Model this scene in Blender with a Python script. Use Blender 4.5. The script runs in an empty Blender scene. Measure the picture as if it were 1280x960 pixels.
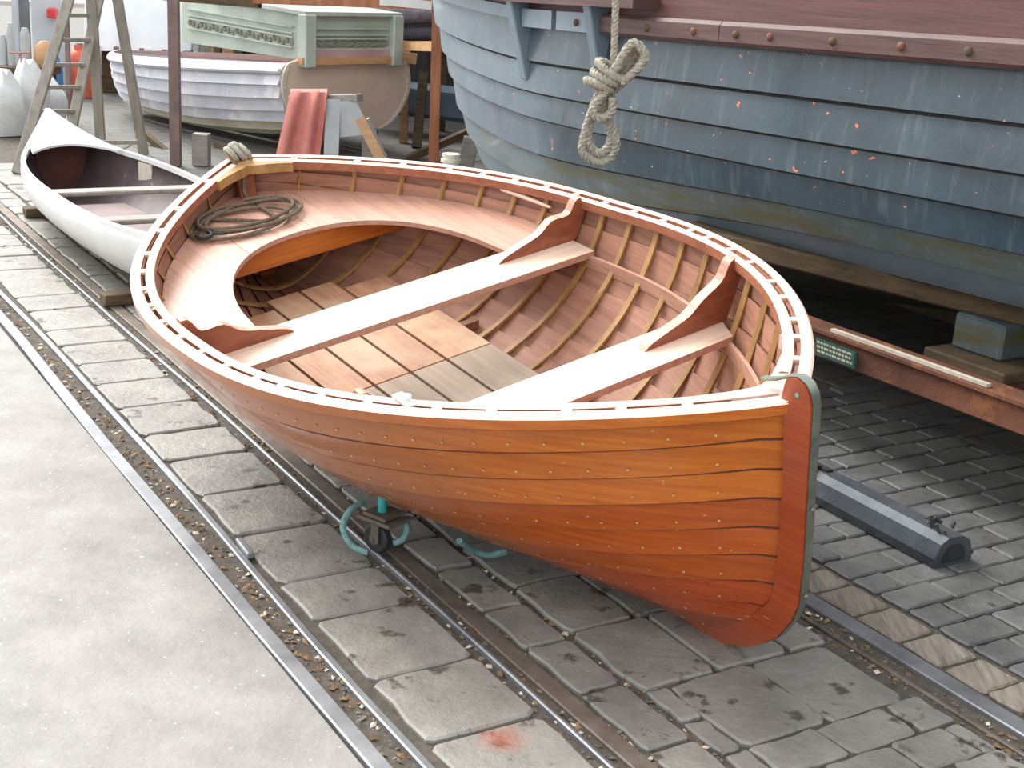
import bpy, bmesh, math, random
import numpy as np
from mathutils import Vector, Matrix

random.seed(7)
rng = np.random.RandomState(7)
S = bpy.context.scene
COL = S.collection

# ------------------------------------------------------------------ camera
FPX, CAM_H = 1716.7, 1.7
PITCH, ROLL, RAILYAW = 0.3034, 0.0606, 0.5543
_f = np.array([0, math.cos(PITCH), -math.sin(PITCH)]); _r0 = np.array([1., 0, 0]); _u0 = np.cross(_r0, _f)
CR = math.cos(ROLL) * _r0 + math.sin(ROLL) * _u0
CU = -math.sin(ROLL) * _r0 + math.cos(ROLL) * _u0
CF = _f
cam_d = bpy.data.cameras.new('camera'); cam = bpy.data.objects.new('camera', cam_d); COL.objects.link(cam)
cam_d.sensor_width = 36; cam_d.lens = FPX / 1280 * 36; cam_d.clip_end = 300
M = Matrix.Identity(4)
for i in range(3):
    M[i][0], M[i][1], M[i][2] = CR[i], CU[i], -CF[i]
M[2][3] = CAM_H
cam.matrix_world = M
S.camera = cam

# ------------------------------------------------------------------ light: bright overcast sky and a hazy sun
w = bpy.data.worlds.new('overcast_sky'); S.world = w; w.use_nodes = True
nt = w.node_tree; nt.nodes.clear()
out = nt.nodes.new('ShaderNodeOutputWorld'); bg = nt.nodes.new('ShaderNodeBackground')
bg.inputs[0].default_value = (0.93, 0.97, 1.0, 1); bg.inputs[1].default_value = 0.85
nt.links.new(bg.outputs[0], out.inputs[0])
sun_d = bpy.data.lights.new('hazy_sun', 'SUN'); sun = bpy.data.objects.new('hazy_sun', sun_d); COL.objects.link(sun)
sun_d.energy = 2.6; sun_d.angle = math.radians(40); sun_d.color = (1, 0.97, 0.92)
SUN_DIR = Vector((-0.7, 0.7, 0.85))          # towards the sun: up, left and ahead
sun.rotation_euler = SUN_DIR.to_track_quat('Z', 'Y').to_euler(); sun.location = (-6, 4, 9)
vs = S.view_settings
S.display_settings.display_device = 'sRGB'
vs.view_transform = 'Standard'; vs.look = 'None'; vs.gamma = 1; vs.use_curve_mapping = False
vs.exposure = 1.15

# ------------------------------------------------------------------ coordinate helpers
def ray(px, py): return CF + (px - 640) / FPX * CR - (py - 480) / FPX * CU
def at(px, py, Y):
    d = ray(px, py); t = Y / d[1]; return np.array([0, 0, CAM_H]) + t * d
def ground(px, py, z=0):
    d = ray(px, py); t = (z - CAM_H) / d[2]; return np.array([0, 0, CAM_H]) + t * d
RT = np.array([math.cos(RAILYAW), math.sin(RAILYAW), 0]); RD = np.array([-math.sin(RAILYAW), math.cos(RAILYAW), 0])
def rail(a, d, z=0): return a * RT + d * RD + np.array([0, 0, z])

# ------------------------------------------------------------------ mesh helpers
ORG = {}
class MB:
    def __init__(s): s.v = []; s.f = []; s.m = []
    def add(s, vs_, fs, mi=0):
        o = len(s.v); s.v += [tuple(map(float, p)) for p in vs_]
        s.f += [tuple(o + i for i in f) for f in fs]; s.m += [mi] * len(fs); return s
    def grid(s, P, mi=0, closed_u=False, closed_v=False):
        P = np.asarray(P); n, k = P.shape[:2]; fs = []
        for i in range(n if closed_u else n - 1):
            for j in range(k if closed_v else k - 1):
                a, b = i, (i + 1) % n; c, d = j, (j + 1) % k
                fs.append((a * k + c, b * k + c, b * k + d, a * k + d))
        return s.add(P.reshape(-1, 3), fs, mi)
    def box8(s, P, mi=0):      # bottom 4 then top 4, both counter-clockwise
        return s.add(P, [(3, 2, 1, 0), (4, 5, 6, 7), (0, 1, 5, 4), (1, 2, 6, 5), (2, 3, 7, 6), (3, 0, 4, 7)], mi)
    def box(s, c, size, ax=None, mi=0):
        c = np.array(c, float); hx, hy, hz = np.array(size) / 2.
        A = np.eye(3) if ax is None else np.array(ax, float)
        P = [c + x * hx * A[0] + y * hy * A[1] + z * hz * A[2] for z in (-1, 1) for x, y in ((-1, -1), (1, -1), (1, 1), (-1, 1))]
        return s.box8(P, mi)
    def bar(s, p, q, wid, hei, up=(0, 0, 1), mi=0, w2=None, h2=None):
        p = np.array(p, float); q = np.array(q, float); d = q - p; d /= np.linalg.norm(d)
        sd = np.cross(d, up); n = np.linalg.norm(sd)
        sd = np.array([1., 0, 0]) if n < 1e-6 else sd / n
        u = np.cross(sd, d); w2 = wid if w2 is None else w2; h2 = hei if h2 is None else h2
        P = [p + x * wid / 2 * sd + y * hei / 2 * u for x, y in ((-1, -1), (1, -1), (1, 1), (-1, 1))] + \
            [q + x * w2 / 2 * sd + y * h2 / 2 * u for x, y in ((-1, -1), (1, -1), (1, 1), (-1, 1))]
        return s.box8(P, mi)
    def tube(s, path, r, n=6, closed=False, mi=0):
        path = np.array(path, float); k = len(path)
        if closed: T = np.roll(path, -1, 0) - np.roll(path, 1, 0)
        else: T = np.gradient(path, axis=0)
        T /= np.linalg.norm(T, axis=1, keepdims=True) + 1e-12
        ref = np.array([0, 0, 1.]) if abs(T[0][2]) < .9 else np.array([1., 0, 0])
        N = np.cross(T[0], ref); N /= np.linalg.norm(N); R = np.broadcast_to(np.asarray(r, float), (k,))
        P = np.empty((k, n, 3))
        for i in range(k):
            N = N - (N @ T[i]) * T[i]; N /= np.linalg.norm(N) + 1e-12; B = np.cross(T[i], N)
            for j in range(n):
                a = 2 * math.pi * j / n; P[i, j] = path[i] + R[i] * (math.cos(a) * N + math.sin(a) * B)
        o = len(s.v); s.grid(P, mi, closed_u=closed, closed_v=True)
        if not closed:
            s.f += [tuple(o + j for j in range(n))[::-1], tuple(o + (k - 1) * n + j for j in range(n))]; s.m += [mi] * 2
        return s
    def prism(s, A, B, mi=0):    # two congruent outlines
        n = len(A); o = len(s.v)
        s.add(list(A) + list(B), [(i, (i + 1) % n, n + (i + 1) % n, n + i) for i in range(n)], mi)
        s.f += [tuple(o + i for i in range(n))[::-1], tuple(o + n + i for i in range(n))]; s.m += [mi] * 2
        return s
    def strip_solid(s, A, B, off, mi=0):   # band between polylines A, B given thickness vector(s) off
        A = np.array(A); B = np.array(B); off = np.broadcast_to(off, A.shape)
        return s.grid(np.stack([A, B, B + off, A + off], 1), mi, closed_v=True).caps(len(A), 4, mi)
    def caps(s, n, k, mi=0):
        o = len(s.v) - n * k
        s.f += [tuple(o + j for j in range(k))[::-1], tuple(o + (n - 1) * k + j for j in range(k))]; s.m += [mi] * 2
        return s
    def lathe(s, prof, c, n=16, ax=(0, 0, 1), mi=0):
        ax = np.array(ax, float); ax /= np.linalg.norm(ax); ref = np.array([1., 0, 0]) if abs(ax[0]) < .9 else np.array([0, 1., 0])
        U = np.cross(ax, ref); U /= np.linalg.norm(U); V = np.cross(ax, U); c = np.array(c, float)
        P = np.array([[c + h * ax + r * (math.cos(2 * math.pi * j / n) * U + math.sin(2 * math.pi * j / n) * V) for j in range(n)] for r, h in prof])
        return s.grid(P, mi, closed_v=True).caps(len(prof), n, mi)
    def build(s, name, mats, parent=None, label=None, cat=None, group=None, kind=None, smooth=None, bevel=0, org=None):
        V = np.array(s.v)
        if parent is not None: org = ORG[parent.name]
        elif org is None: org = np.array([(V[:, 0].min() + V[:, 0].max()) / 2, (V[:, 1].min() + V[:, 1].max()) / 2, V[:, 2].min()])
        me = bpy.data.meshes.new(name); me.from_pydata((V - org).tolist(), [], s.f)
        if not isinstance(mats, (list, tuple)): mats = [mats]
        for m in mats: me.materials.append(m)
        me.polygons.foreach_set('material_index', s.m)
        bm = bmesh.new(); bm.from_mesh(me); bmesh.ops.recalc_face_normals(bm, faces=bm.faces)
        if bevel: bmesh.ops.bevel(bm, geom=list(bm.edges), offset=bevel, segments=1, affect='EDGES', clamp_overlap=True)
        bm.to_mesh(me); bm.free()
        if smooth is not None:
            me.polygons.foreach_set('use_smooth', [True] * len(me.polygons)); me.set_sharp_from_angle(angle=math.radians(smooth))
        o = bpy.data.objects.new(name, me); COL.objects.link(o); ORG[o.name] = np.array(org, float)
        if parent is not None: o.parent = parent
        else: o.location = org
        tag(o, label, cat, group, kind); return o
def tag(o, label=None, cat=None, group=None, kind=None):
    for k, v in (('label', label), ('category', cat), ('group', group), ('kind', kind)):
        if v: o[k] = v
def thing(name, label, cat, loc, group=None, kind=None):
    o = bpy.data.objects.new(name, None); COL.objects.link(o); o.empty_display_size = .1
    o.location = Vector([float(x) for x in loc]); ORG[o.name] = np.array(loc, float); tag(o, label, cat, group, kind); return o
def spline(pts, n, closed=False):
    P = np.array(pts, float); k = len(P); o = []
    segs = k if closed else k - 1
    for i in range(segs):
        if closed: p0, p1, p2, p3 = P[(i - 1) % k], P[i], P[(i + 1) % k], P[(i + 2) % k]
        else: p0, p1, p2, p3 = P[max(i - 1, 0)], P[i], P[i + 1], P[min(i + 2, k - 1)]
        for j in range(n):
            t = j / n; o.append(.5 * ((2 * p1) + (-p0 + p2) * t + (2 * p0 - 5 * p1 + 4 * p2 - p3) * t * t + (-p0 + 3 * p1 - 3 * p2 + p3) * t ** 3))
    if not closed: o.append(P[-1])
    return np.array(o)

# ------------------------------------------------------------------ materials
def srgb(r, g, b):
    f = lambda c: (c / 255 / 12.92) if c / 255 <= .04045 else ((c / 255 + .055) / 1.055) ** 2.4
    return (f(r), f(g), f(b), 1)
class NM:
    def __init__(s, name, rough=.6, metal=0, coat=0, spec=.5):
        s.m = bpy.data.materials.new(name); s.m.use_nodes = True; s.nt = s.m.node_tree; s.b = s.nt.nodes['Principled BSDF']
        s.b.inputs['Roughness'].default_value = rough; s.b.inputs['Metallic'].default_value = metal
        s.b.inputs['Coat Weight'].default_value = coat; s.b.inputs['Coat Roughness'].default_value = .12
        s.b.inputs['Specular IOR Level'].default_value = spec
        s.tc = s.nt.nodes.new('ShaderNodeTexCoord').outputs['Object']
    def n(s, t, **k):
        x = s.nt.nodes.new(t)
        for a, v in k.items(): setattr(x, a, v)
        return x
    def l(s, a, b): s.nt.links.new(a, b)
    def mapped(s, scale, rot=(0, 0, 0)):
        x = s.n('ShaderNodeMapping'); x.inputs['Scale'].default_value = scale; x.inputs['Rotation'].default_value = rot; s.l(s.tc, x.inputs[0]); return x.outputs[0]
    def noise(s, vec, scale, detail=5, rough=.6, dist=0):
        x = s.n('ShaderNodeTexNoise'); x.inputs['Scale'].default_value = scale; x.inputs['Detail'].default_value = detail
        x.inputs['Roughness'].default_value = rough; x.inputs['Distortion'].default_value = dist; s.l(vec, x.inputs['Vector']); return x.outputs['Fac']
    def ramp(s, fac, stops):
        x = s.n('ShaderNodeValToRGB'); e = x.color_ramp.elements
        while len(e) < len(stops): e.new(.5)
        for el, (p, c) in zip(e, stops): el.position = p; el.color = c
        s.l(fac, x.inputs[0]); return x.outputs[0]
    def mix(s, fac, a, b, mode='MIX'):
        x = s.n('ShaderNodeMix', data_type='RGBA', blend_type=mode)
        for sock, v in ((x.inputs[0], fac), (x.inputs[6], a), (x.inputs[7], b)):
            if hasattr(v, 'is_output'): s.l(v, sock)
            else: sock.default_value = v
        return x.outputs[2]
    def rand(s): return s.n('ShaderNodeObjectInfo').outputs['Random']
    def val(s, c, amt=.3):       # brightness varies from one piece to the next
        x = s.n('ShaderNodeMapRange'); s.l(s.rand(), x.inputs[0]); x.inputs[3].default_value = 1 - amt; x.inputs[4].default_value = 1 + amt
        h = s.n('ShaderNodeHueSaturation'); s.l(x.outputs[0], h.inputs['Value']); s.l(c, h.inputs['Color']); return h.outputs[0]
    def color(s, c):
        if hasattr(c, 'is_output'): s.l(c, s.b.inputs['Base Color'])
        else: s.b.inputs['Base Color'].default_value = c
    def bump(s, h, strength=.3, dist=.01):
        x = s.n('ShaderNodeBump'); x.inputs['Strength'].default_value = strength; x.inputs['Distance'].default_value = dist
        s.l(h, x.inputs['Height']); s.l(x.outputs[0], s.b.inputs['Normal'])
def wood(name, dark, light, rough=.55, coat=0, grain=(1.2, 26, 26), vary=.12, stain=None, bump=.15, spec=.5):
    m = NM(name, rough, coat=coat, spec=spec); v = m.mapped(grain)
    g = m.noise(v, 2.2, 6, .65, .4); c = m.ramp(g, [(.28, dark), (.72, light)])
    if stain:
        t = m.noise(m.mapped((1, 1, 1)), 3.5, 4, .6); f = m.ramp(t, [(.45, (0, 0, 0, 1)), (.68, (1, 1, 1, 1))]); c = m.mix(f, c, stain)
    if vary: c = m.val(c, vary)
    m.color(c); m.bump(g, bump, .004); return m.m
def rough_mat(name, c1, c2, scale=6, rough=.8, metal=0, bump=.3, bd=.01, c3=None, c3t=.6, vary=0, s3=25, coat=0):
    m = NM(name, rough, metal, coat); v = m.mapped((1, 1, 1)); g = m.noise(v, scale, 8, .65); c = m.ramp(g, [(.3, c1), (.7, c2)])
    if c3: c = m.mix(m.ramp(m.noise(v, s3, 4, .6), [(c3t, (0, 0, 0, 1)), (c3t + .06, (1, 1, 1, 1))]), c, c3)
    if vary: c = m.val(c, vary)
    m.color(c); m.bump(m.noise(v, scale * 6, 6, .7), bump, bd); return m.m

MT = {}
def varnish(name, dark, light):
    m = NM(name, .3, coat=.5); v = m.mapped((.55, 2.5, 34)); g = m.noise(v, 2.2, 6, .6, .2); c = m.ramp(g, [(.25, dark), (.75, light)])
    c = m.val(c, .14)
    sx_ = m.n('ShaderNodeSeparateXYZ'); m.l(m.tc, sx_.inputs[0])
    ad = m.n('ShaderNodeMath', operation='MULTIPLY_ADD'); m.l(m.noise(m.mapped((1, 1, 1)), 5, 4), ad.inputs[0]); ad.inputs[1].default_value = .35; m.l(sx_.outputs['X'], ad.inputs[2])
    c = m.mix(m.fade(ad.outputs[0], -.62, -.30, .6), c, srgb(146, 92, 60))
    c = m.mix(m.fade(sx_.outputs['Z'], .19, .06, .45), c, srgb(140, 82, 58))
    sc = m.noise(m.mapped((3, 26, 30)), 2.0, 2, .5); c = m.mix(m.ramp(sc, [(.735, (0, 0, 0, 1)), (.76, (.7, .7, .7, 1))]), c, srgb(206, 160, 118))
    m.color(c); m.bump(g, .04, .004); return m.m
def _fade(s, sock, a, b, top):
    x = s.n('ShaderNodeMapRange'); s.l(sock, x.inputs[0]); x.inputs[1].default_value = a; x.inputs[2].default_value = b; x.inputs[3].default_value = 0; x.inputs[4].default_value = top; return x.outputs[0]
NM.fade = _fade
MT['varnish'] = varnish('varnished_mahogany', srgb(160, 74, 16), srgb(198, 112, 32)); MT['varnish_red'] = varnish('varnished_red_mahogany', srgb(142, 50, 12), srgb(178, 76, 24))
MT['varnish_mid'] = varnish('varnished_orange_mahogany', srgb(154, 62, 12), srgb(188, 92, 26))
MT['varnish_plain'] = wood('varnished_beam', srgb(160, 74, 16), srgb(198, 112, 32), .3, .5, (20, 1, 20), .05, bump=.04)
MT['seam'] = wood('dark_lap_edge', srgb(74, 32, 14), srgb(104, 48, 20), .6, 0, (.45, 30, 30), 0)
MT['mahogany_in'] = wood('bare_mahogany', srgb(124, 82, 64), srgb(168, 120, 98), .62, 0, (1.0, 3, 20), .24, bump=.1)
MT['rib'] = wood('oak_rib', srgb(130, 92, 50), srgb(184, 140, 88), .55, 0, (20, 6, 6), .1)
MT['rail_wood'] = wood('bleached_mahogany', srgb(214, 182, 164), srgb(234, 210, 194), .45, .1, (1.5, 30, 30), .03)
MT['bench'] = wood('bench_mahogany', srgb(166, 118, 98), srgb(204, 160, 140), .42, .05, (1.2, 22, 22), .05)
MT['thwart'] = wood('pale_thwart', srgb(208, 172, 148), srgb(234, 208, 188), .45, .1, (22, 1.4, 22), .03)
MT['floor_red'] = wood('floorboard_wood', srgb(150, 104, 76), srgb(190, 142, 110), .6, 0, (1.2, 20, 20), .1, stain=srgb(186, 158, 128))
MT['floor_grey'] = wood('grey_floorboard', srgb(140, 122, 106), srgb(172, 154, 136), .7, 0, (1.2, 20, 20), .05)
MT['rail_side'] = wood('rail_side_mahogany', srgb(134, 78, 54), srgb(172, 112, 84), .45, .1, (1.5, 20, 20), .05)
MT['brown'] = wood('knee_mahogany', srgb(116, 58, 36), srgb(158, 90, 60), .45, .2, (4, 4, 14), .05)
MT['bronze'] = rough_mat('grey_bronze', srgb(104, 112, 102), srgb(150, 158, 146), 14, .4, .7, .1)
MT['copper'] = rough_mat('pale_rivet', srgb(196, 150, 96), srgb(226, 190, 140), 30, .5, .3, .05)
MT['verdigris'] = rough_mat('verdigris', srgb(90, 150, 136), srgb(120, 176, 160), 30, .6, 0, .05)
MT['rope_old'] = rough_mat('old_rope', srgb(92, 78, 62), srgb(136, 118, 96), 90, .9, 0, .6)
MT['rope'] = rough_mat('hemp_rope', srgb(132, 126, 112), srgb(190, 184, 168), 80, .9, 0, .5)
MT['rope_cyan'] = rough_mat('cyan_rope', srgb(84, 128, 128), srgb(140, 178, 172), 80, .85, 0, .5)
MT['concrete'] = rough_mat('yard_concrete', srgb(114, 111, 106), srgb(144, 141, 136), 4, .6, 0, .5, .008, c3=srgb(206, 204, 198), c3t=.66, s3=55)
MT['stone'] = rough_mat('granite_sett', srgb(112, 109, 103), srgb(148, 144, 137), 5, .44, 0, .7, .01, c3=srgb(78, 72, 64), c3t=.60, vary=.09, s3=9)
_m = MT['stone']; _n = _m.node_tree; _b = _n.nodes['Principled BSDF']; _src = _b.inputs['Base Color'].links[0].from_socket
_vm = _n.nodes.new('ShaderNodeVectorMath'); _vm.operation = 'DISTANCE'; _tc = _n.nodes.new('ShaderNodeTexCoord'); _n.links.new(_tc.outputs['Object'], _vm.inputs[0]); _vm.inputs[1].default_value = tuple(ground(628, 922))
_nz = _n.nodes.new('ShaderNodeTexNoise'); _nz.inputs['Scale'].default_value = 22; _n.links.new(_tc.outputs['Object'], _nz.inputs['Vector'])
_ma = _n.nodes.new('ShaderNodeMath'); _ma.operation = 'MULTIPLY_ADD'; _n.links.new(_nz.outputs[0], _ma.inputs[0]); _ma.inputs[1].default_value = .09; _n.links.new(_vm.outputs['Value'], _ma.inputs[2])
_mr = _n.nodes.new('ShaderNodeMapRange'); _n.links.new(_ma.outputs[0], _mr.inputs[0]); _mr.inputs[1].default_value = .05; _mr.inputs[2].default_value = .12; _mr.inputs[3].default_value = .65; _mr.inputs[4].default_value = 0
_mx = _n.nodes.new('ShaderNodeMix'); _mx.data_type = 'RGBA'; _n.links.new(_mr.outputs[0], _mx.inputs[0]); _n.links.new(_src, _mx.inputs[6]); _mx.inputs[7].default_value = srgb(168, 92, 66); _n.links.new(_mx.outputs[2], _b.inputs['Base Color'])
MT['stone_dark'] = rough_mat('basalt_sett', srgb(80, 80, 80), srgb(112, 112, 111), 8, .5, 0, .5, .012, c3=srgb(76, 72, 68), c3t=.64, vary=.12, s3=14)
MT['end_grain'] = wood('worn_timber_paver', srgb(92, 84, 76), srgb(146, 136, 124), .75, 0, (26, 3, 26), .12, bump=.5)
MT['dirt'] = rough_mat('joint_dirt', srgb(70, 63, 55), srgb(108, 99, 88), 25, .9, 0, .8, .01, c3=srgb(132, 123, 110), c3t=.62, s3=90)
MT['steel'] = rough_mat('worn_steel', srgb(112, 114, 118), srgb(152, 154, 158), 6, .45, .55, .15, .004)
MT['steel_rust'] = rough_mat('brown_steel', srgb(88, 78, 70), srgb(128, 118, 108), 9, .6, .35, .25, .004, c3=srgb(116, 78, 48), c3t=.62)
MT['white_paint'] = rough_mat('white_paint', srgb(206, 206, 202), srgb(228, 228, 226), 5, .4, 0, .05)
MT['chip_pale'] = rough_mat('pale_chip', srgb(186, 174, 154), srgb(216, 208, 192), 30, .8)
MT['chip_brown'] = rough_mat('brown_leaf_chip', srgb(104, 76, 50), srgb(150, 118, 84), 30, .8)
MT['gravel'] = rough_mat('groove_gravel', srgb(84, 78, 72), srgb(128, 120, 110), 30, .85)
MT['black'] = rough_mat('black_rubber', srgb(30, 30, 32), srgb(52, 52, 54), 20, .6)

# ------------------------------------------------------------------ ground: concrete apron, sunken rails, stone setts
def quad_rail(a0, a1, d0, d1, z0, z1): 
    return [rail(a0, d0, z0), rail(a1, d0, z0), rail(a1, d1, z0), rail(a0, d1, z0), rail(a0, d0, z1), rail(a1, d0, z1), rail(a1, d1, z1), rail(a0, d1, z1)]
mb = MB(); mb.box8(quad_rail(-14, 22, -5, 34, -.3, -.011)); floor = mb.build('floor', MT['dirt'], kind='structure', org=(0, 0, 0))
def strip(a0, a1, d0, d1, z0, z1, name, mt, wob=0, seg=40, label=None, z1b=None):
    ds = np.linspace(d0, d1, seg); P = []
    ph = rng.rand(4) * 6
    for d in ds:
        o = wob * (math.sin(d * 1.3 + ph[0]) + .6 * math.sin(d * 2.9 + ph[1])); zo = wob * .3 * math.sin(d * 2.1 + ph[2])
        P.append([rail(a0 + o, d, z0), rail(a1 + o, d, z0), rail(a1 + o, d, z1 + zo - .003), rail(a1 + o - .004, d, z1 + zo), rail(a0 + o + .004, d, z1 + zo), rail(a0 + o, d, z1 + zo - .003)])
    m = MB(); m.grid(np.array(P), closed_v=True).caps(seg, 6); return m.build(name, mt, floor, label=label, smooth=30)
strip(-13.5, 1.135, -3, 32, -.2, 0, 'concrete_slab', MT['concrete'])
strip(1.14, 1.185, -2, 26, -.1, .006, 'kerb_bar', MT['steel'], .006, label='flat steel edging bar along the concrete')
strip(1.255, 1.278, -2, 26, -.1, .004, 'rail', MT['steel'], .008, 80)
strip(1.622, 1.636, -2, 26, -.1, .004, 'rail', MT['steel'], .006, 80)
strip(1.668, 1.722, -2, 26, -.1, .0, 'flat_bar', MT['steel_rust'], .003)
strip(2.53, 2.545, -2, 26, -.1, -.002, 'rail', MT['steel_rust'], .003, 60)
strip(2.59, 2.65, -2, 26, -.1, .002, 'flat_bar', MT['steel'], .003)
# lifted joint in the left rail
g = rail(1.276, 3.49); mb = MB(); mb.bar(rail(1.285, 3.44, .008), rail(1.292, 3.56, .008), .02, .02); mb.build('rail_joint', MT['steel'], floor, bevel=.004)

def stone(a0, a1, d0, d1, mt, z=0, name='paving_stone', jit=.006, gap=.006):  # one stone with uneven edges
    if d1 - d0 < .04 or a1 - a0 < .03: return
    c = [(a0 + gap, d0 + gap), (a1 - gap, d0 + gap), (a1 - gap, d1 - gap), (a0 + gap, d1 - gap)]
    o = []
    for k in range(4):
        p = np.array(c[k]); q = np.array(c[(k + 1) % 4])
        for t in (0.06, .37, .66, .94):
            o.append(p + (q - p) * t + rng.randn(2) * jit * .5)
    o = np.array(o); ce = o.mean(0); zz = z + rng.randn() * .0018; tl = rng.randn(2) * .003
    m = MB(); n = len(o)
    zt = lambda q: zz + (q - ce) @ tl
    low = [rail(*q, -.06) for q in o]; mid = [rail(*q, zt(q) - .005) for q in o]
    top = [rail(*(ce + (q - ce) * (1 - .007 / max(.05, np.linalg.norm(q - ce)))), zt(q)) for q in o]
    vs_ = low + mid + top
    fs = [(i, (i + 1) % n, n + (i + 1) % n, n + i) for i in range(n)] + [(n + i, n + (i + 1) % n, 2 * n + (i + 1) % n, 2 * n + i) for i in range(n)] + [tuple(range(2 * n, 3 * n))]
    m.add(vs_, fs); return m.build(name, mt, floor, smooth=18)
# row between the two left rails: full-width blocks
def row(a0, a1, d0, d1, lo, hi, mt, **k):
    d = d0
    while d < d1:
        L = rng.uniform(lo, hi); stone(a0, a1, d, d + L, mt, **k); d += L
row(1.295, 1.60, 1.75, 12.5, .24, .36, MT['stone'])
row(1.728, 1.868, 1.4, 10.5, .2, .28, MT['stone'])
# paving right of it: big flags, then small courses (transverse joints as in the photo)
for d0, d1, cuts in ((1.36, 1.50, (1.88, 2.08, 2.3, 2.5)), (1.50, 1.64, (1.88, 2.0, 2.22, 2.42, 2.5)), (1.64, 1.78, (1.88, 2.1, 2.34, 2.5)), (1.78, 1.91, (1.88, 2.06, 2.27, 2.45, 2.5)), (1.91, 2.04, (1.88, 1.95, 2.16, 2.38, 2.5)),
                     (2.04, 2.35, (1.95, 2.215, 2.47)), (2.35, 2.68, (1.88, 2.125, 2.36, 2.5)), (2.68, 2.98, (1.88, 2.1, 2.32, 2.5)), (2.98, 3.28, (1.88, 2.16, 2.5)), (3.28, 3.6, (1.88, 2.1, 2.5)), (3.6, 3.9, (1.88, 2.2, 2.5))):
    for a, b in zip(cuts[:-1], cuts[1:]): stone(a, b, d0, d1, MT['stone'], gap=.004)
row(1.88, 1.95, 2.04, 2.35, .15, .16, MT['stone'])
d = 3.9
while d < 10.5:
    L = rng.uniform(.24, .34); c = sorted([1.88, rng.uniform(2.1, 2.28), 2.5])
    for a, b in zip(c[:-1], c[1:]): stone(a, b, d, d + L, MT['stone'])
    d += L
# right of the right-hand rail: a course of worn timber blocks, then dark setts
row(2.665, 2.82, 1.0, 4.6, .1, .17, MT['end_grain'], name='timber_paver', jit=.004)
d = 1.0; k = 0
while d < 4.0:
    L = rng.uniform(.105, .125); a = 2.83 - (k % 2) * .1
    while a < 4.15:
        b = a + rng.uniform(.19, .25); a1 = max(a, 2.83)
        if rail(a1, d)[1] > 1.2: stone(a1, b, d, d + L, MT['stone_dark'], name='small_sett', gap=.004, jit=.004)
        a = b
    d += L; k += 1
# plain paving farther right and behind, too far for single stones
def joint_paving():
    m = NM('distant_setts', .7); v = m.mapped((1, 1, 1), (0, 0, -RAILYAW)); br = m.n('ShaderNodeTexBrick')
    br.inputs['Scale'].default_value = 1; br.inputs['Brick Width'].default_value = .34; br.inputs['Row Height'].default_value = .2; br.inputs['Mortar Size'].default_value = .012
    br.inputs['Color1'].default_value = srgb(104, 102, 99); br.inputs['Color2'].default_value = srgb(118, 116, 112); br.inputs['Mortar'].default_value = srgb(70, 64, 58)
    m.l(v, br.inputs['Vector']); c = m.mix(m.noise(v, 5, 6, .6), br.outputs[0], srgb(88, 85, 80)); m.color(c); return m.m
MT['distant'] = joint_paving()
strip(2.66, 21, 4.65, 32, -.1, -.006, 'paving_field', MT['distant'])
strip(4.2, 21, -3, 4.65, -.1, -.006, 'paving_field', MT['distant'])
strip(1.29, 2.53, 12.5, 32, -.1, -.006, 'paving_field', MT['distant'])
# gravel, leaves and chips lying in the grooves
def litter(name, mt, spots, size, label):
    m = MB()
    for a, d in spots:
        s = size * rng.uniform(.5, 1.4); c = rail(a, d, 0); th = rng.rand() * 6.28
        u = np.array([math.cos(th), math.sin(th), rng.uniform(-.3, .3)]) * s; v = np.array([-math.sin(th), math.cos(th), rng.uniform(-.3, .3)]) * s * rng.uniform(.4, .8)
        z = np.array([0, 0, s * rng.uniform(.2, .6)]); b = c + np.array([0, 0, rng.uniform(-.016, -.006)])
        m.add([b - u, b - v * .9, b + u * .9, b + v, b + z], [(0, 1, 4), (1, 2, 4), (2, 3, 4), (3, 0, 4), (3, 2, 1, 0)])
    return m.build(name, mt, floor, kind='stuff', label=label)
def groove(n, bands, d0=1.6, d1=9):
    o = []
    for _ in range(n):
        a0, a1 = bands[rng.randint(len(bands))]; d = d0 + (d1 - d0) * rng.rand() ** 1.6
        o.append((rng.uniform(a0, a1), d))
    return o
GB = [(1.188, 1.252), (1.188, 1.252), (1.188, 1.252), (1.6, 1.622), (1.64, 1.665), (1.72, 1.73), (1.868, 1.88), (2.5, 2.53), (2.55, 2.59)]
litter('gravel', MT['gravel'], groove(2200, GB), .009, 'grey grit lying in the rail grooves')
litter('leaf_litter', MT['chip_brown'], groove(700, GB[:4] + GB), .014, 'brown leaf scraps in the rail grooves')
litter('pale_chips', MT['chip_pale'], groove(560, GB[:4] + GB), .011, 'pale chips and pebbles in the rail grooves')

# ------------------------------------------------------------------ the clinker dinghy
BO = np.array([0.66, 2.941, 0.766]); BX = np.array([-.607, .785, .126]); BX /= np.linalg.norm(BX)
BZ = np.array([-.079, -.218, .973]); BY = np.cross(BZ, BX); BY /= np.linalg.norm(BY); BZ = np.cross(BX, BY)
LEN, BEAM = 3.005, .8424
BASE = np.array([1.3, 0, -.83])
def B2W(p): p = np.asarray(p, float); return BO + p[..., 0:1] * BX + p[..., 1:2] * BY + p[..., 2:3] * BZ
dinghy = thing('rowing_dinghy', 'varnished orange-brown clinker rowing dinghy with bleached rails, in the foreground', 'boat', BO + BASE @ np.stack([BX, BY, BZ]))
dinghy.rotation_euler = Matrix([[BX[i], BY[i], BZ[i]] for i in range(3)]).to_euler(); ORG[dinghy.name] = BASE
def half_b(u, inset=0.0):
    um, pf, qf, pa, qa = .513, 2.181, .873, 2.697, .908
    t = np.where(u < um, (um - u) / um, (u - um) / (1 - um)); t = np.clip(t, 0, 1)
    return np.where(u < um, BEAM * np.maximum(1 - t ** pf, 0) ** qf, BEAM * np.maximum(1 - t ** pa, 0) ** qa)
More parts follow.
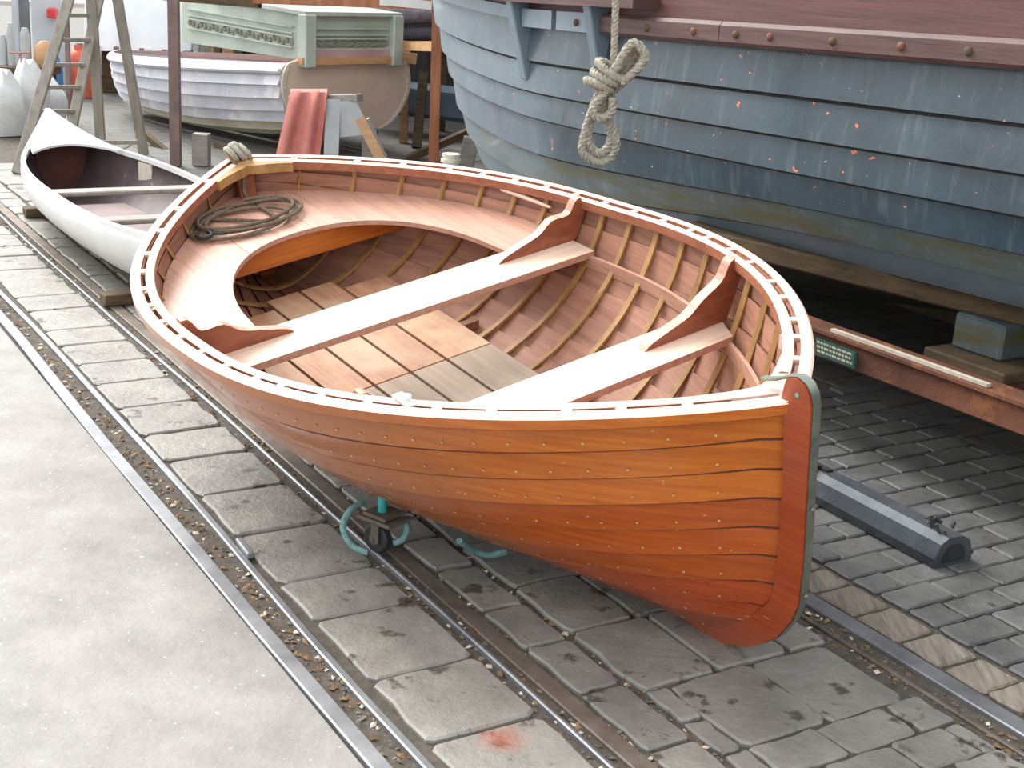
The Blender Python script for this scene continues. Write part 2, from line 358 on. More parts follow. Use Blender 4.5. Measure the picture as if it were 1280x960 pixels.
def sheer(u): return -.273 * u - .107 * 4 * u * (1 - u) + .0414 * 4 * u * (1 - u) * (1 - 2 * u)
STX = ([.02, .17, .39, .525, .575, .659, .72, .76, .80, .82], [.01, .0, -.01, -.009, .007, .047, .10, .148, .23, .33])
TH = .012                          # plank thickness
LH, X0 = LEN - .05, .03            # planking length inside the rails
def section(u, n=60):
    """planking half section at station u, gunwale to keel, resampled evenly along the girth"""
    ka, kb, a2, a3, a4, c1, c2, c3, c4 = -.843, -.74, .592, .459, .17, .925, .432, .672, .061; a1 = .8
    w_ = min(max(u / .45, 0), 1); w_ = w_ * w_ * (3 - 2 * w_)
    if u > .55: w_ = 1 - .55 * min(max((u - .55) / .45, 0), 1) ** 1.5
    mm = lambda a, c: a + (c - a) * w_
    k = ka + (kb - ka) * u + .012; b = max(float(half_b(np.array(u))) - .026, .012); s = float(sheer(np.array(u)))
    P = [(b, s), (b * mm(a1, c1), s + (k - s) * mm(a2, c2)), (b * mm(a3, c3) + .012, k - (k - s) * mm(a4, c4)), (.012, k)]
    t = np.linspace(0, 1, 120); Bz = [(1 - t) ** 3, 3 * t * (1 - t) ** 2, 3 * t * t * (1 - t), t ** 3]
    y = sum(Bz[j] * P[j][0] for j in range(4)); z = sum(Bz[j] * P[j][1] for j in range(4))
    y = np.maximum(y, .012)
    g = np.concatenate([[0], np.cumsum(np.hypot(np.diff(y), np.diff(z)))]); q = np.linspace(0, g[-1], n)
    y = np.interp(q, g, y); z = np.interp(q, g, z)
    x = X0 + u * LH + np.interp(-z, *STX) * (1 - u) ** 8
    return np.stack([x, y, z], 1)
US = np.concatenate([np.linspace(0, .1, 7), np.linspace(.14, .86, 22), np.linspace(.89, 1, 8)])
NS = 60
SEC = np.array([section(u) for u in US])           # stations x girth x 3
du = np.gradient(SEC, axis=0); dv = np.gradient(SEC, axis=1)
NRM = np.cross(dv, du); NRM /= np.linalg.norm(NRM, axis=2, keepdims=True) + 1e-12
NRM *= -1
NSTR = 10
TAU = np.linspace(0, 1, NSTR + 1) ** 1.03
def surf(ui, tau): 
    j = tau * (NS - 1); j0 = int(min(j, NS - 2)); f = j - j0
    return SEC[ui, j0] * (1 - f) + SEC[ui, j0 + 1] * f, NRM[ui, j0] * (1 - f) + NRM[ui, j0 + 1] * f
for sg in (1, -1):
    for i in range(NSTR):
        t0, t1 = TAU[i], min(TAU[i + 1] + (.016 if i < NSTR - 1 else 0), 1.0)
        O_, I_ = [], []
        for ui in range(len(US)):
            qd = (.027 + .007 * min(1, max(0, (US[ui] - .1) / .25))) / (t1 - t0) if i else .04; QS = (0, qd, qd + .25 * (1 - qd), .5 + .5 * qd, .75 + .25 * qd, 1)
            gain = min(1, US[ui] / .06 + .15) * min(1, (1 - US[ui]) / .05 + .15)
            ro, ri = [], []
            for q in QS:
                p, n = surf(ui, t0 + (t1 - t0) * q); off = TH * gain * q
                a = p + n * off; b = p + n * (off - TH); b[1] = max(b[1], .004)
                ro.append(a * [1, sg, 1]); ri.append(b * [1, sg, 1])
            O_.append(ro); I_.append(ri)
        O_ = np.array(O_); I_ = np.array(I_); m = MB()
        m.grid(O_[:, :2], 2 if i else 0); m.grid(O_[:, 1:], 0); m.grid(I_, 1)  # dark row below each lap: grime, with the lap's shade painted in
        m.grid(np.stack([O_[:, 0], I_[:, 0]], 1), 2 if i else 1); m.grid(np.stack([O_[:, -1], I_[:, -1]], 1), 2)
        m.grid(np.stack([O_[0], I_[0]], 1), 0); m.grid(np.stack([O_[-1], I_[-1]], 1), 0)
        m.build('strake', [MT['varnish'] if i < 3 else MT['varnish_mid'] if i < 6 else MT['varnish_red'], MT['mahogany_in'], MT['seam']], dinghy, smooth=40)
def usec(x): return (x - X0) / LH
def sec_at(x, off=0.0):
    """half section polyline at boat station x, moved inwards by off"""
    u = min(max(usec(x), 0), 1); i = min(int(np.searchsorted(US, u)) - 1, len(US) - 2); i = max(i, 0); f = (u - US[i]) / (US[i + 1] - US[i])
    P = SEC[i] * (1 - f) + SEC[i + 1] * f; N = NRM[i] * (1 - f) + NRM[i + 1] * f; N /= np.linalg.norm(N, axis=1, keepdims=True)
    return P - N * off
def inner_y(x, z, off=.02):
    P = sec_at(x, off); k = np.argsort(P[:, 2]); return float(np.interp(z, P[k, 2], P[k, 1]))
# steamed ribs, one frame from rail to rail
RIBX = [1.68 + .145 * k for k in range(-9, 9)]
for x in RIBX:
    P = sec_at(x, TH + .001)[::3]; P = P[P[:, 1] > .014]; P2 = sec_at(x, TH + .012)[::3][:len(P)]
    full = np.concatenate([P * [1, 1, 1], P[::-1] * [1, -1, 1]]); full2 = np.concatenate([P2, P2[::-1] * [1, -1, 1]])
    full[:, 0] = x; full2[:, 0] = x; hw = np.array([.0105, 0, 0]); m = MB()
    m.grid(np.stack([full - hw, full + hw, full2 + hw, full2 - hw], 1), closed_v=True).caps(len(full), 4)
    m.build('rib', MT['rib'], dinghy, smooth=40)
# rails: outwale, inwale and spacer blocks
def plan_curve(off, n=90, u0=0.0, u1=1.0):
    us = u0 + (u1 - u0) * (1 - np.cos(np.pi * np.linspace(0, 1, n))) / 2
    x = X0 + us * LH; b = np.maximum(half_b(us) - .026, .0); z = sheer(us)
    P = np.stack([x, b], 1); T = np.gradient(P, axis=0); T /= np.linalg.norm(T, axis=1, keepdims=True) + 1e-9
    N = np.stack([-T[:, 1], T[:, 0]], 1); N[N[:, 1] < 0] *= -1
    Q = P + N * off; keep = Q[:, 1] > -.0005
    return np.stack([Q[:, 0], np.maximum(Q[:, 1], 0.0), z], 1), keep
def sweep_rail(o0, o1, z0, z1, name, mt, sg, u0=0, u1=1, smooth=35):
    A, ka = plan_curve(o0, u0=u0, u1=u1); Bc, kb = plan_curve(o1, u0=u0, u1=u1); k = ka & kb; A = A[k]; Bc = Bc[k]
    f = np.array([1, sg, 1]); Z0 = np.array([0, 0, z0]); Z1 = np.array([0, 0, z1]); e = .004 * (1 if z1 > z0 else -1); E = np.array([0, 0, e])
    mid = (A + Bc) / 2; r = .006 / abs(o1 - o0)
    At = A + (Bc - A) * r; Bt = Bc + (A - Bc) * r
    P = np.stack([A + Z0, A + Z1 - E, At + Z1, Bt + Z1, Bc + Z1 - E, Bc + Z0], 1) * f
    m = MB(); m.grid(P, closed_v=True).caps(len(P), 6)
    for fi, face in enumerate(m.f):
        if sorted({v % 6 for v in face}) not in ([1, 2], [2, 3], [3, 4]) and not sorted({v % 6 for v in face}) == [1, 2, 3, 4]: m.m[fi] = 1
    return m.build(name, [mt, MT['rail_side']], dinghy, smooth=smooth)
def outwale(sg):
    A, _ = plan_curve(-.007); Bc, _ = plan_curve(.026); f = np.array([1, sg, 1])
    Z = lambda z: np.array([0, 0, z])
    Bt = Bc + (A - Bc) * .2
    m = MB()
    P = np.stack([A + Z(-.024), A + Z(.013), Bt + Z(.013), Bc + Z(.008), Bc + Z(-.018), Bt + Z(-.024)], 1) * f
    o = len(m.f); m.grid(P, closed_v=True).caps(len(P), 6)
    # top is bleached, the outer face still varnished
    k = 6
    for fi, face in enumerate(m.f):
        cols = sorted({v % k for v in face})
        m.m[fi] = 0 if cols in ([1, 2], [2, 3]) else 2 if cols == [0, 1] else 1
    return m.build('outwale', [MT['rail_wood'], MT['varnish'], MT['rail_side']], dinghy, smooth=35)
for sg in (1, -1):
    outwale(sg)
    sweep_rail(-.051, -.023, -.022, .013, 'inwale', MT['rail_wood'], sg, .03, .985)
    for x in RIBX + [RIBX[0] - .09, RIBX[0] - .18]:
        if x < .1 or x > 2.86: continue
        A, _ = plan_curve(-.005); Bc, _ = plan_curve(-.026); i = int(np.argmin(abs(A[:, 0] - x))); j = i
        t = A[i + 1] - A[i - 1]; t /= np.linalg.norm(t); h = np.array([0, 0, .011]); f = np.array([1, sg, 1]); q = t * .013
        P = [A[i] - q - h * 2, A[i] + q - h * 2, Bc[j] + q - h * 2, Bc[j] - q - h * 2, A[i] - q + h, A[i] + q + h, Bc[j] + q + h, Bc[j] - q + h]
        m = MB(); m.box8([p * f for p in P]); m.build('spacer_block', MT['rail_wood'], dinghy)
# stem, head and bronze band; keel; sternpost
st_out = [(.052, .04), (.045, .062), (.02, .072), (-.008, .064), (-.024, .045), (-.032, .02), (-.04, -.17), (-.05, -.39), (-.049, -.525), (-.033, -.585), (.007, -.663), (.06, -.722), (.108, -.765), (.19, -.808), (.30, -.838)]
st_in = [(.052, -.02), (.05, -.02), (.045, -.03), (.042, -.03), (.04, -.03), (.036, -.04), (.024, -.18), (.018, -.39), (.022, -.515), (.034, -.565), (.075, -.625), (.12, -.68), (.16, -.715), (.23, -.765), (.32, -.80)]
so = np.array([(x, 0, z) for x, z in st_out]); si = np.array([(x, 0, z) for x, z in st_in])
hy = np.array([0, .017, 0]); hy2 = np.array([0, .027, 0])
m = MB(); m.grid(np.stack([so + hy, si + hy2, si - hy2, so - hy], 1), closed_v=True).caps(len(so), 4); m.build('stem', MT['varnish_red'], dinghy, smooth=40)
tail = np.array([(.135, 0, .02), (.115, 0, .026), (.085, 0, .04), (.062, 0, .055)]); bp = np.concatenate([tail, so[1:12] + np.array([-.003, 0, 0])])
bp[4:8, 2] += .004
T = np.gradient(bp, axis=0); T /= np.linalg.norm(T, axis=1, keepdims=True); NB = np.stack([-T[:, 2], 0 * T[:, 0], T[:, 0]], 1); NB *= -1
hw = np.array([0, .0125, 0]); m = MB(); c_ = bp
m.grid(np.stack([c_ - hw, c_ + hw, c_ + hw * .8 - NB * .006, c_ - hw * .8 - NB * .006], 1), closed_v=True).caps(len(c_), 4); band = m.build('stem_band', MT['bronze'], dinghy, smooth=50, label='grey bronze band over the stem head and down the stem')
for zz in (-.25, -.5):
    m = MB(); m.lathe([(.006, -.001), (.006, .004), (.002, .006)], (np.interp(-zz, [.02, .39, .525], [-.036, -.053, -.052]) - .006, 0, zz), 8, (-1, 0, 0)); m.build('band_screw', MT['bronze'], band)
m = MB(); m.lathe([(.006, 0), (.006, .004)], (.008, .017, .035), 8, (0, 1, 0)); m.build('stem_bolt', MT['verdigris'], dinghy, label='verdigris green bolt head in the stem')
kx = np.linspace(.25, 2.86, 14); kz = -.843 + (-.74 + .843) * (kx / LEN)
A = np.stack([kx, 0 * kx, kz - .016], 1); m = MB(); hk = np.array([0, .014, 0]); m.strip_solid(A + hk, A - hk, np.array([0, 0, .04])); m.build('keel', MT['varnish_red'], dinghy)
spz = [.055, .03, -.3, -.55, -.72, -.755]; zS = float(sheer(np.array(1.0)))
sp_o = np.array([(LEN + .02, 0, zS + .03), (LEN + .025, 0, zS - .02), (LEN + .01, 0, -.5), (LEN - .03, 0, -.66), (LEN - .16, 0, -.757)])
sp_i = np.array([(LEN - .085, 0, zS + .01), (LEN - .1, 0, zS - .02), (LEN - .11, 0, -.5), (LEN - .12, 0, -.62), (LEN - .2, 0, -.70)])
hs = np.array([0, .02, 0]); m = MB(); m.grid(np.stack([sp_o + hs, sp_i + hs * 1.7, sp_i - hs * 1.7, sp_o - hs], 1), closed_v=True).caps(5, 4); m.build('sternpost', MT['brown'], dinghy, smooth=40)
# breasthooks
def hook(name, outer, inner, mt, z0, z1):
    """outer, inner: half outlines (x, y) from the end to the tip of the arm"""
    o = [(x, y) for x, y in outer]; i = [(x, y) for x, y in inner]
    poly = o + i[::-1]; poly = poly + [(x, -y) for x, y in poly[::-1] if y > 1e-4]
    zz = lambda x: float(sheer(np.array(min(max((x) / LEN, 0), 1))))
    m = MB(); m.prism([(x, y, zz(x) + z0) for x, y in poly], [(x, y, zz(x) + z1) for x, y in poly]); return m.build(name, mt, dinghy)
Ai, _ = plan_curve(-.024); In, _ = plan_curve(-.051)
def yo(x, C): return float(np.interp(x, C[:, 0], C[:, 1]))
hook('breasthook', [(.055, .022)] + [(x, yo(x, Ai)) for x in (.075, .1, .15, .2, .26, .33)], [(.14, 0.0), (.15, .03), (.17, .07), (.21, .13), (.26, .2), (.31, .262), (.335, yo(.335, Ai) - .045)], MT['rail_wood'], -.02, .019)
def sx(y, C):
    k = C[:, 0] > 1.8; Cy = C[k][::-1]; return float(np.interp(y, Cy[:, 1], Cy[:, 0]))
As, _ = plan_curve(-.024)
hook('stern_hook', [(sx(y, As), y) for y in (0.0, .03, .07, .12, .17)], [(sx(.0, As) - .075, 0.0), (sx(.03, As) - .072, .03), (sx(.07, As) - .062, .07), (sx(.12, As) - .05, .115), (sx(.17, As) - .04, .155)], MT['rib'], -.02, .016)
# thwarts, knees, stringers
ZM, ZF = -.405, -.335
def thwart(x0, x1, z):
    e = [inner_y(x, z - .01, .022) for x in (x0, x1)]
    m = MB(); P = []  # underside then top
    for zz in (z - .024, z):
        P += [(x0, -e[0], zz), (x1, -e[1], zz), (x1, e[1], zz), (x0, e[0], zz)]
    m.box8(P); m.m = [1, 0, 1, 1, 1, 1]; return m.build('thwart', [MT['thwart'], MT['bench']], dinghy)
thwart(1.655, 1.85, ZM); thwart(.795, .97, ZF)
def knee(x, z, sg, reach, thick=.034):
    yt = inner_y(x, z + .01, .02); zs = float(sheer(np.array(x / LEN))); y2 = float(half_b(np.array(usec(x)))) - .026 - .05
    pts = [(yt - reach, z + .001), (yt - reach * .92, z + .018), (yt - reach * .7, z + .04), (yt - reach * .48, z + .062), (yt - reach * .32, z + .1), (y2 - .06, z + (zs - z) * .78), (y2 - .035, zs + .004), (y2 - .02, zs + .02), (y2, zs + .022)]
    c = spline(pts, 3)
    low = [(y2, zs - .02)] + [(inner_y(x, zz, .02), zz) for zz in np.linspace(zs - .025, z + .002, 5)] + [(yt - .02, z - .0)]
    poly = [tuple(q) for q in c] + low
    m = MB(); m.prism([(x - thick / 2, sg * y, zz) for y, zz in poly], [(x + thick / 2, sg * y, zz) for y, zz in poly])
    nc = len(c)
    for fi in range(len(poly)): m.m[fi] = 1 if fi < nc - 1 else 0
    return m.build('knee', [MT['brown'], MT['bench']], dinghy)
for sg in (1, -1):
    knee(1.79, ZM, sg, .34); knee(.90, ZF, sg, .33)
    xs = np.linspace(.16, 2.9, 40); zc = lambda x: np.interp(x, [0, .88, 1.75, 3], [-.27, ZF - .024, ZM - .024, ZM - .02])
    A_ = np.array([(x, sg * inner_y(x, zc(x), TH + .013), zc(x) - .045) for x in xs]); B_ = np.array([(x, sg * inner_y(x, zc(x), TH + .013), zc(x)) for x in xs])
    off = np.array([(0, -sg * .014, 0)] * len(xs)); m = MB(); m.strip_solid(A_, B_, off); m.build('stringer', MT['bench'], dinghy, smooth=40)
# horseshoe stern bench
ZB = ZM - .002
def cut(y):  # x of the inner edge at |y|
    return 1.85 if abs(y) >= .478 else 1.85 + (2.475 - 1.85) * max(0, 1 - (abs(y) / .478) ** 2.3) ** .5
def bench_plank(y0, y1, ny=24):
    ys = np.linspace(y0, y1, ny); A, Bq = [], []
    for y in ys:
        xa = cut(y); lo, hi = xa, 2.93
        for _ in range(24):
            mid = (lo + hi) / 2
            if inner_y(mid, ZB, .018) > abs(y): lo = mid
            else: hi = mid
        A.append((xa, y, ZB)); Bq.append((max(lo, xa + .002), y, ZB))
    m = MB(); m.strip_solid(np.array(A), np.array(Bq), np.array([0, 0, -.018])); return m.build('bench_plank', MT['bench'], dinghy)
ye = inner_y(1.87, ZB, .019)
for y0, y1 in ((-ye, -.052), (-.05, .238), (.24, ye)): bench_plank(y0, y1, 40 if abs(y1 - y0) > .4 else 20)
yb = inner_y(2.5, ZB - .06, .02); m = MB(); m.box((2.495, 0, ZB - .066), (.022, 2 * yb, .095)); m.build('bench_beam', MT['varnish_plain'], dinghy, label='orange varnished beam under the stern bench')
# floorboards, grey ones forward and reddish ones aft
ZFL = -.64
for (y0, y1) in ((-.29, -.113), (-.101, .030), (.042, .171), (.183, .314), (.326, .46)):
    for x0, x1, mt in ((.62, 1.68, 'floor_grey'), (1.688, 2.47 - .08 * (abs((y0 + y1) / 2) > .2), 'floor_red')):
        xs = np.linspace(x0, x1, 12); A, Bq = [], []
        for x in xs:
            lim = max(inner_y(x, ZFL - .012, .022), .01); A.append((x, max(min(y0, lim), -lim), ZFL)); Bq.append((x, max(min(y1, lim), -lim), ZFL))
        A, Bq = np.array(A), np.array(Bq); k = (Bq[:, 1] - A[:, 1]) > .02; 
        if k.sum() < 2: continue
        m = MB(); m.strip_solid(A[k], Bq[k], np.array([0, 0, -.016])); m.build('floorboard', MT[mt], dinghy)
for x in (.75, 1.1, 1.45, 1.9, 2.25): # floor bearers
    yb = inner_y(x, ZFL - .03, .025); m = MB(); m.box((x, 0, ZFL - .034), (.03, 2 * max(yb, .05), .03)); m.build('floor_bearer', MT['mahogany_in'], dinghy)
# small fittings
A, _ = plan_curve(-.034); i = int(np.argmin(abs(A[:, 0] - .76)))
p = A[i]; m = MB(); m.box(p + [0, 0, .016], (.075, .03, .006)); rp = m.build('rowlock_plate', MT['white_paint'], dinghy, label='pale rowlock socket on the left rail'); m = MB(); m.lathe([(.014, 0), (.014, .008), (.007, .009)], p + [0, -.004, .019], 10); m.build('socket', MT['white_paint'], rp)
m = MB(); ya = lambda x: -(inner_y(x, -.33, .034)); m.tube([(2.17, ya(2.17), -.325), (2.07, ya(2.07), -.33), (1.93, ya(1.93), -.335)], [.006, .009, .005], 6); m.build('peg', MT['thwart'], dinghy, label='thin wooden peg across two ribs', smooth=50)
m = MB()
for sg in (1, -1):
    for i in range(NSTR):
        for x in np.arange(.14, 2.9, .145 / 2):
            u = usec(x); t = TAU[i + 1] - .012 if i < NSTR - 1 else .985
            k = max(min(int(np.searchsorted(US, u)) - 1, len(US) - 2), 0); f = (u - US[k]) / (US[k + 1] - US[k])
            pa, na = surf(k, t); pb, nb = surf(k + 1, t); p = pa * (1 - f) + pb * f; n = na * (1 - f) + nb * f; n /= np.linalg.norm(n)
            f3 = np.array([1, sg, 1]); m.lathe([(.0038, 0), (.0038, .0006)], (p + n * TH) * f3, 6, n * f3)
m.build('rivets', MT['copper'], dinghy, kind='stuff', label='rows of pale rivet heads along the strake laps')
# painter: rope round the sternpost, down to a coil on the bench
def W3(*p): return B2W(np.array([p]))[0]
ropep = thing('painter_rope', 'thin brown rope tied round the dinghy stern and coiled on its bench', 'rope', W3(2.7, .1, ZB))
zS = float(sheer(np.array(.99)))
pt = [(2.93, .0, zS + .03), (2.955, .03, zS + .035), (2.9, .03, zS + .0), (2.885, .02, zS - .04), (2.88, .02, ZB + .08), (2.86, .03, ZB + .03), (2.75, .02, ZB + .012), (2.6, .04, ZB + .012)]
loops = []
for k in range(4):
    for j in range(10):
        a = 2 * math.pi * j / 10 + .5; r = 1 + .13 * math.sin(k * 2.1 + a)
        loops.append((2.66 + .115 * r * math.cos(a) + .012 * k, .13 + .19 * r * math.sin(a) - .015 * k, ZB + .010 + .006 * (k + j / 10)))
P = B2W(spline(np.array(pt + loops), 5)); m = MB(); m.tube(P, .0075, 6); m.build('rope_coil', MT['rope_old'], ropep, smooth=60)
m = MB()
for k in range(3):
    c = np.array([2.955 + .0 * k, -.03 + .028 * k, zS + .034]); ring = [c + [.036 * math.cos(a), .012 * math.sin(a), .024 * math.sin(a)] for a in np.linspace(0, 2 * math.pi, 10)[:-1]]
    m.tube(B2W(spline(ring, 3, True)), .011, 6, True)
m.lathe([(.004, -.03), (.022, -.018), (.028, 0), (.022, .018), (.004, .028)], W3(2.97, .005, zS + .05), 10); m.build('knot', MT['rope'], ropep, smooth=60, label='grey knot of rope on the stern')
m = MB(); c = np.array([2.62, .315, ZB + .02]); m.tube(B2W(np.array([c + [.03 * math.cos(a), .026 * math.sin(a), .004] for a in np.linspace(.4, 5.4, 12)])), .0075, 6); m.tube(B2W(np.array([c + [.0, -.03, 0], c + [-.02, -.055, 0], c + [-.02, -.08, -.005]])), .006, 6)
m.build('snap_hook', MT['black'], ropep, smooth=60, label='dark metal snap hook at the rope end')

# castor dolly under the hull with a cyan rope
cb = ground(472, 690); dolly = thing('castor', 'rusty swivel castor with cyan post under the dinghy hull, on the middle rail', 'castor', cb)
wd = np.array([.80, -.60, 0]); wa_ = np.cross(wd, [0, 0, 1])
m = MB(); m.lathe([(.012, -.016), (.04, -.016), (.046, -.010), (.046, .010), (.04, .016), (.012, .016)], cb + [0, 0, .047], 20, wa_); wh = m.build('wheel', MT['black'], dolly, smooth=40); m = MB(); m.lathe([(.018, -.02), (.018, .02)], cb + [0, 0, .047], 12, wa_); m.build('hub', MT['steel_rust'], wh, smooth=40)
m = MB()
for s_ in (-1, 1):
    m.box(cb + [0, 0, .072] + wa_ * s_ * .023 + wd * .008, (.028, .005, .065), (wd, wa_, (0, 0, 1)))
m.box(cb + [0, 0, .104] + wd * .01, (.07, .055, .008), (wd, wa_, (0, 0, 1))); m.lathe([(.008, -.028), (.008, .028)], cb + [0, 0, .047], 8, wa_); m.build('fork', MT['steel_rust'], dolly)
pc = cb + np.array([0, 0, .116]) + wd * .02; m = MB(); m.box(pc, (.13, .1, .012), (wd, wa_, (0, 0, 1))); m.box(pc + [0, 0, .014], (.09, .09, .012), (wd, wa_, (0, 0, 1))); m.build('top_plate', MT['steel_rust'], dolly, bevel=.003)
m = MB(); m.lathe([(.014, .012), (.014, .085), (.03, .088), (.03, .098)], pc + [-.005, 0, 0], 12); m.build('post', rough_mat('cyan_paint', srgb(30, 140, 140), srgb(60, 170, 165), 20, .5), dolly, smooth=40, label='cyan painted post')
cp = [cb + np.array(q) for q in ((-.05, .05, .135), (-.085, .0, .125), (-.10, -.03, .085), (-.07, -.06, .045), (-.02, -.075, .03))]
m = MB(); m.tube(spline(cp, 6), .010, 7); m.build('cyan_rope', MT['rope_cyan'], smooth=60, label='short cyan rope looped round the castor under the dinghy', cat='rope')
cp = [cb + np.array(q) for q in ((.07, .0, .118), (.085, -.02, .09), (.075, -.03, .06), (.05, -.03, .045))]
m = MB(); m.tube(spline(cp, 6), .010, 7); m.build('rope_end', MT['rope_cyan'], dolly, smooth=60, label='cyan rope end')
g0 = [ground(574, 676, .09), ground(592, 688, .035), ground(612, 694, .02), ground(630, 690, .06)]
m = MB(); m.tube(spline(g0, 6), .010, 7); m.build('rope_loop', MT['rope_cyan'], smooth=60, label='cyan rope loop hanging below the dinghy amidships', cat='rope')
#@@REST
# ------------------------------------------------------------------ large blue-grey clinker hull on its slip trolley (right)
def paint_hull(name, c1, c2, rust=True, low=None):
    m = NM(name, .4, coat=.25); v = m.mapped((1, 1, 1)); g = m.noise(v, 2.2, 8, .65); c = m.ramp(g, [(.3, c1), (.7, c2)])
    st = m.noise(m.mapped((7, 7, .8)), 2.5, 5, .65); c = m.mix(m.ramp(st, [(.54, (0, 0, 0, 1)), (.85, (.35, .35, .35, 1))]), c, srgb(150, 162, 164))
    if rust:
        sp = m.noise(m.mapped((5, 5, 9)), 3.2, 3, .5); c = m.mix(m.ramp(sp, [(.715, (0, 0, 0, 1)), (.73, (1, 1, 1, 1))]), c, srgb(216, 120, 84))
        sp = m.noise(m.mapped((8, 8, 26)), 3.0, 3, .5); c = m.mix(m.ramp(sp, [(.74, (0, 0, 0, 1)), (.76, (1, 1, 1, 1))]), c, srgb(206, 206, 200))
    if low: c = m.mix(m.ramp(m.noise(m.mapped((.7, .7, 5)), 3, 5), [(.42, (0, 0, 0, 1)), (.6, (1, 1, 1, 1))]), c, low)
    if True:   # sky sheen painted in over some fading, paler towards the hull end
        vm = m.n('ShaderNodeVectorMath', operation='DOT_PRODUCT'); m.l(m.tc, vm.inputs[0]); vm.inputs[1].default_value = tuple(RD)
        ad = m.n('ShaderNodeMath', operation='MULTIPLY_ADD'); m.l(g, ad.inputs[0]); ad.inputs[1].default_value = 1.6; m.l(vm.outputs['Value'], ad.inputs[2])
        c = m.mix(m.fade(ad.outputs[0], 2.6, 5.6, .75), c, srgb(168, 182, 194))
    c = m.val(c, .07); m.color(c); m.bump(m.noise(v, 18, 6, .7), .25, .008); return m.m
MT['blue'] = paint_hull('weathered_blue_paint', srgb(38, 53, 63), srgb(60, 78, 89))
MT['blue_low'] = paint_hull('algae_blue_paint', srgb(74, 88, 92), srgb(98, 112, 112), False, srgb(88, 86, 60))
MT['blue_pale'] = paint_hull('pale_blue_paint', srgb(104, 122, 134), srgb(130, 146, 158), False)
MT['olive'] = rough_mat('weathered_olive_strake', srgb(62, 62, 54), srgb(88, 86, 76), 4, .8, 0, .5, .02)
MT['wale'] = wood('weathered_red_wale', srgb(64, 42, 40), srgb(104, 76, 72), .6, 0, (1, 1, 14), .1, bump=.5)
MT['wale_red'] = wood('red_brown_topside', srgb(66, 34, 33), srgb(98, 58, 54), .5, 0, (1, 1, 18), .12, bump=.4)
MT['timber'] = wood('dark_wet_timber', srgb(58, 46, 34), srgb(104, 84, 56), .8, 0, (3, 3, 12), .1, bump=.6)
MT['rust'] = rough_mat('rusty_steel', srgb(88, 54, 42), srgb(138, 88, 66), 4, .75, .1, .5, .01, c3=srgb(150, 96, 60), c3t=.56, s3=7)
MT['lap_dirt_shade'] = rough_mat('dark_lap_dirt_shade', srgb(30, 32, 32), srgb(52, 54, 52), 12, .9)  # band under the hull laps, shade of the lap painted in with grime
AC, WM, D0 = 4.93, 1.40, -1.2
ZG = np.array([(1.98, 1.02), (1.74, 1.01), (1.54, 1.0), (1.31, 1.0), (1.16, .998), (1.03, .985), (.905, .955), (.80, .905), (.70, .82), (.57, .56), (.45, .27), (.36, .015)])
def dend(z): return 8.68 + .75 * (z - 1.3) - .2 * max(0, .9 - z)
def hullpt(d, z, g, out=0.0, rise=True):
    e = dend(z); p = 1.0 if d < 3.2 else max(0.0, 1 - ((d - 3.2) / (e - 3.2)) ** 2.35) ** .54
    a = AC - WM * g * p - out
    k = min(max((d - 3.4) / 2.8, 0), 1); k = k * k * (3 - 2 * k)
    zz = z + .10 * max(0, (d - 5.5) / 3.2) ** 2 * (1 if z > .6 else .3) - .032 * (min(max(d, 1.5), 6) - 2.8) - .20 * k * min(1, max(0, 1.0 - z) / .35)
    return rail(a, d, zz)
def hull_ds(z, n=40): 
    e = dend(z); t = np.linspace(0, 1, n); return D0 + (e - D0) * (1 - (1 - t) ** 1.8)
big = thing('clinker_boat', 'large blue-grey clinker boat hull with red-brown wale, looming at the right', 'boat', rail(AC, 3.5, .36))
TB = .028
for i in range(len(ZG) - 1):
    (z0, g0), (z1, g1) = ZG[i], ZG[i + 1]
    n = 44; A = hull_ds(z0, n); Bd = hull_ds(z1 - .012, n); O_, I_ = [], []
    for k in range(n):
        ro, ri = [], []
        for q in (0, .17, .5, 1):
            d = A[k] + (Bd[k] - A[k]) * q; z = z0 + (z1 - .012 - z0) * q; gg = float(np.interp(-z, -ZG[:, 0], ZG[:, 1]))
            gain = min(1, (dend(z) - d) / .4 + .1)
            e = TB * q * gain
            # push out along the plan normal
            p0 = hullpt(d, z, gg); pa = hullpt(max(d - .02, D0), z, gg); t = (hullpt(d, z, gg) - pa); t[2] = 0
            nrm = np.array([-t[1], t[0], 0]); L = np.linalg.norm(nrm); nrm = nrm / L if L > 1e-6 else -RT
            if d > dend(z) - .03: nrm = RD
            elif nrm @ RT > 0: nrm = -nrm
            dz = np.array([0, 0, -1.]) * (.5 if z < .75 else 0)
            nn = nrm + dz; nn /= np.linalg.norm(nn)
            ro.append(p0 + nn * e); ri.append(p0 + nn * (e - TB))
        O_.append(ro); I_.append(ri)
    O_ = np.array(O_); I_ = np.array(I_); m = MB()
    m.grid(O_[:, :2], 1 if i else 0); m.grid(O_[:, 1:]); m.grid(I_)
    for j in (0, -1): m.grid(np.stack([O_[:, j], I_[:, j]], 1)); m.grid(np.stack([O_[j], I_[j]], 1))
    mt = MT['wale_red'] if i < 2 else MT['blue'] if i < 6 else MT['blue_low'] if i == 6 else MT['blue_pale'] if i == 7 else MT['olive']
    m.build('strake', [mt, MT['lap_dirt_shade']], big, smooth=35)
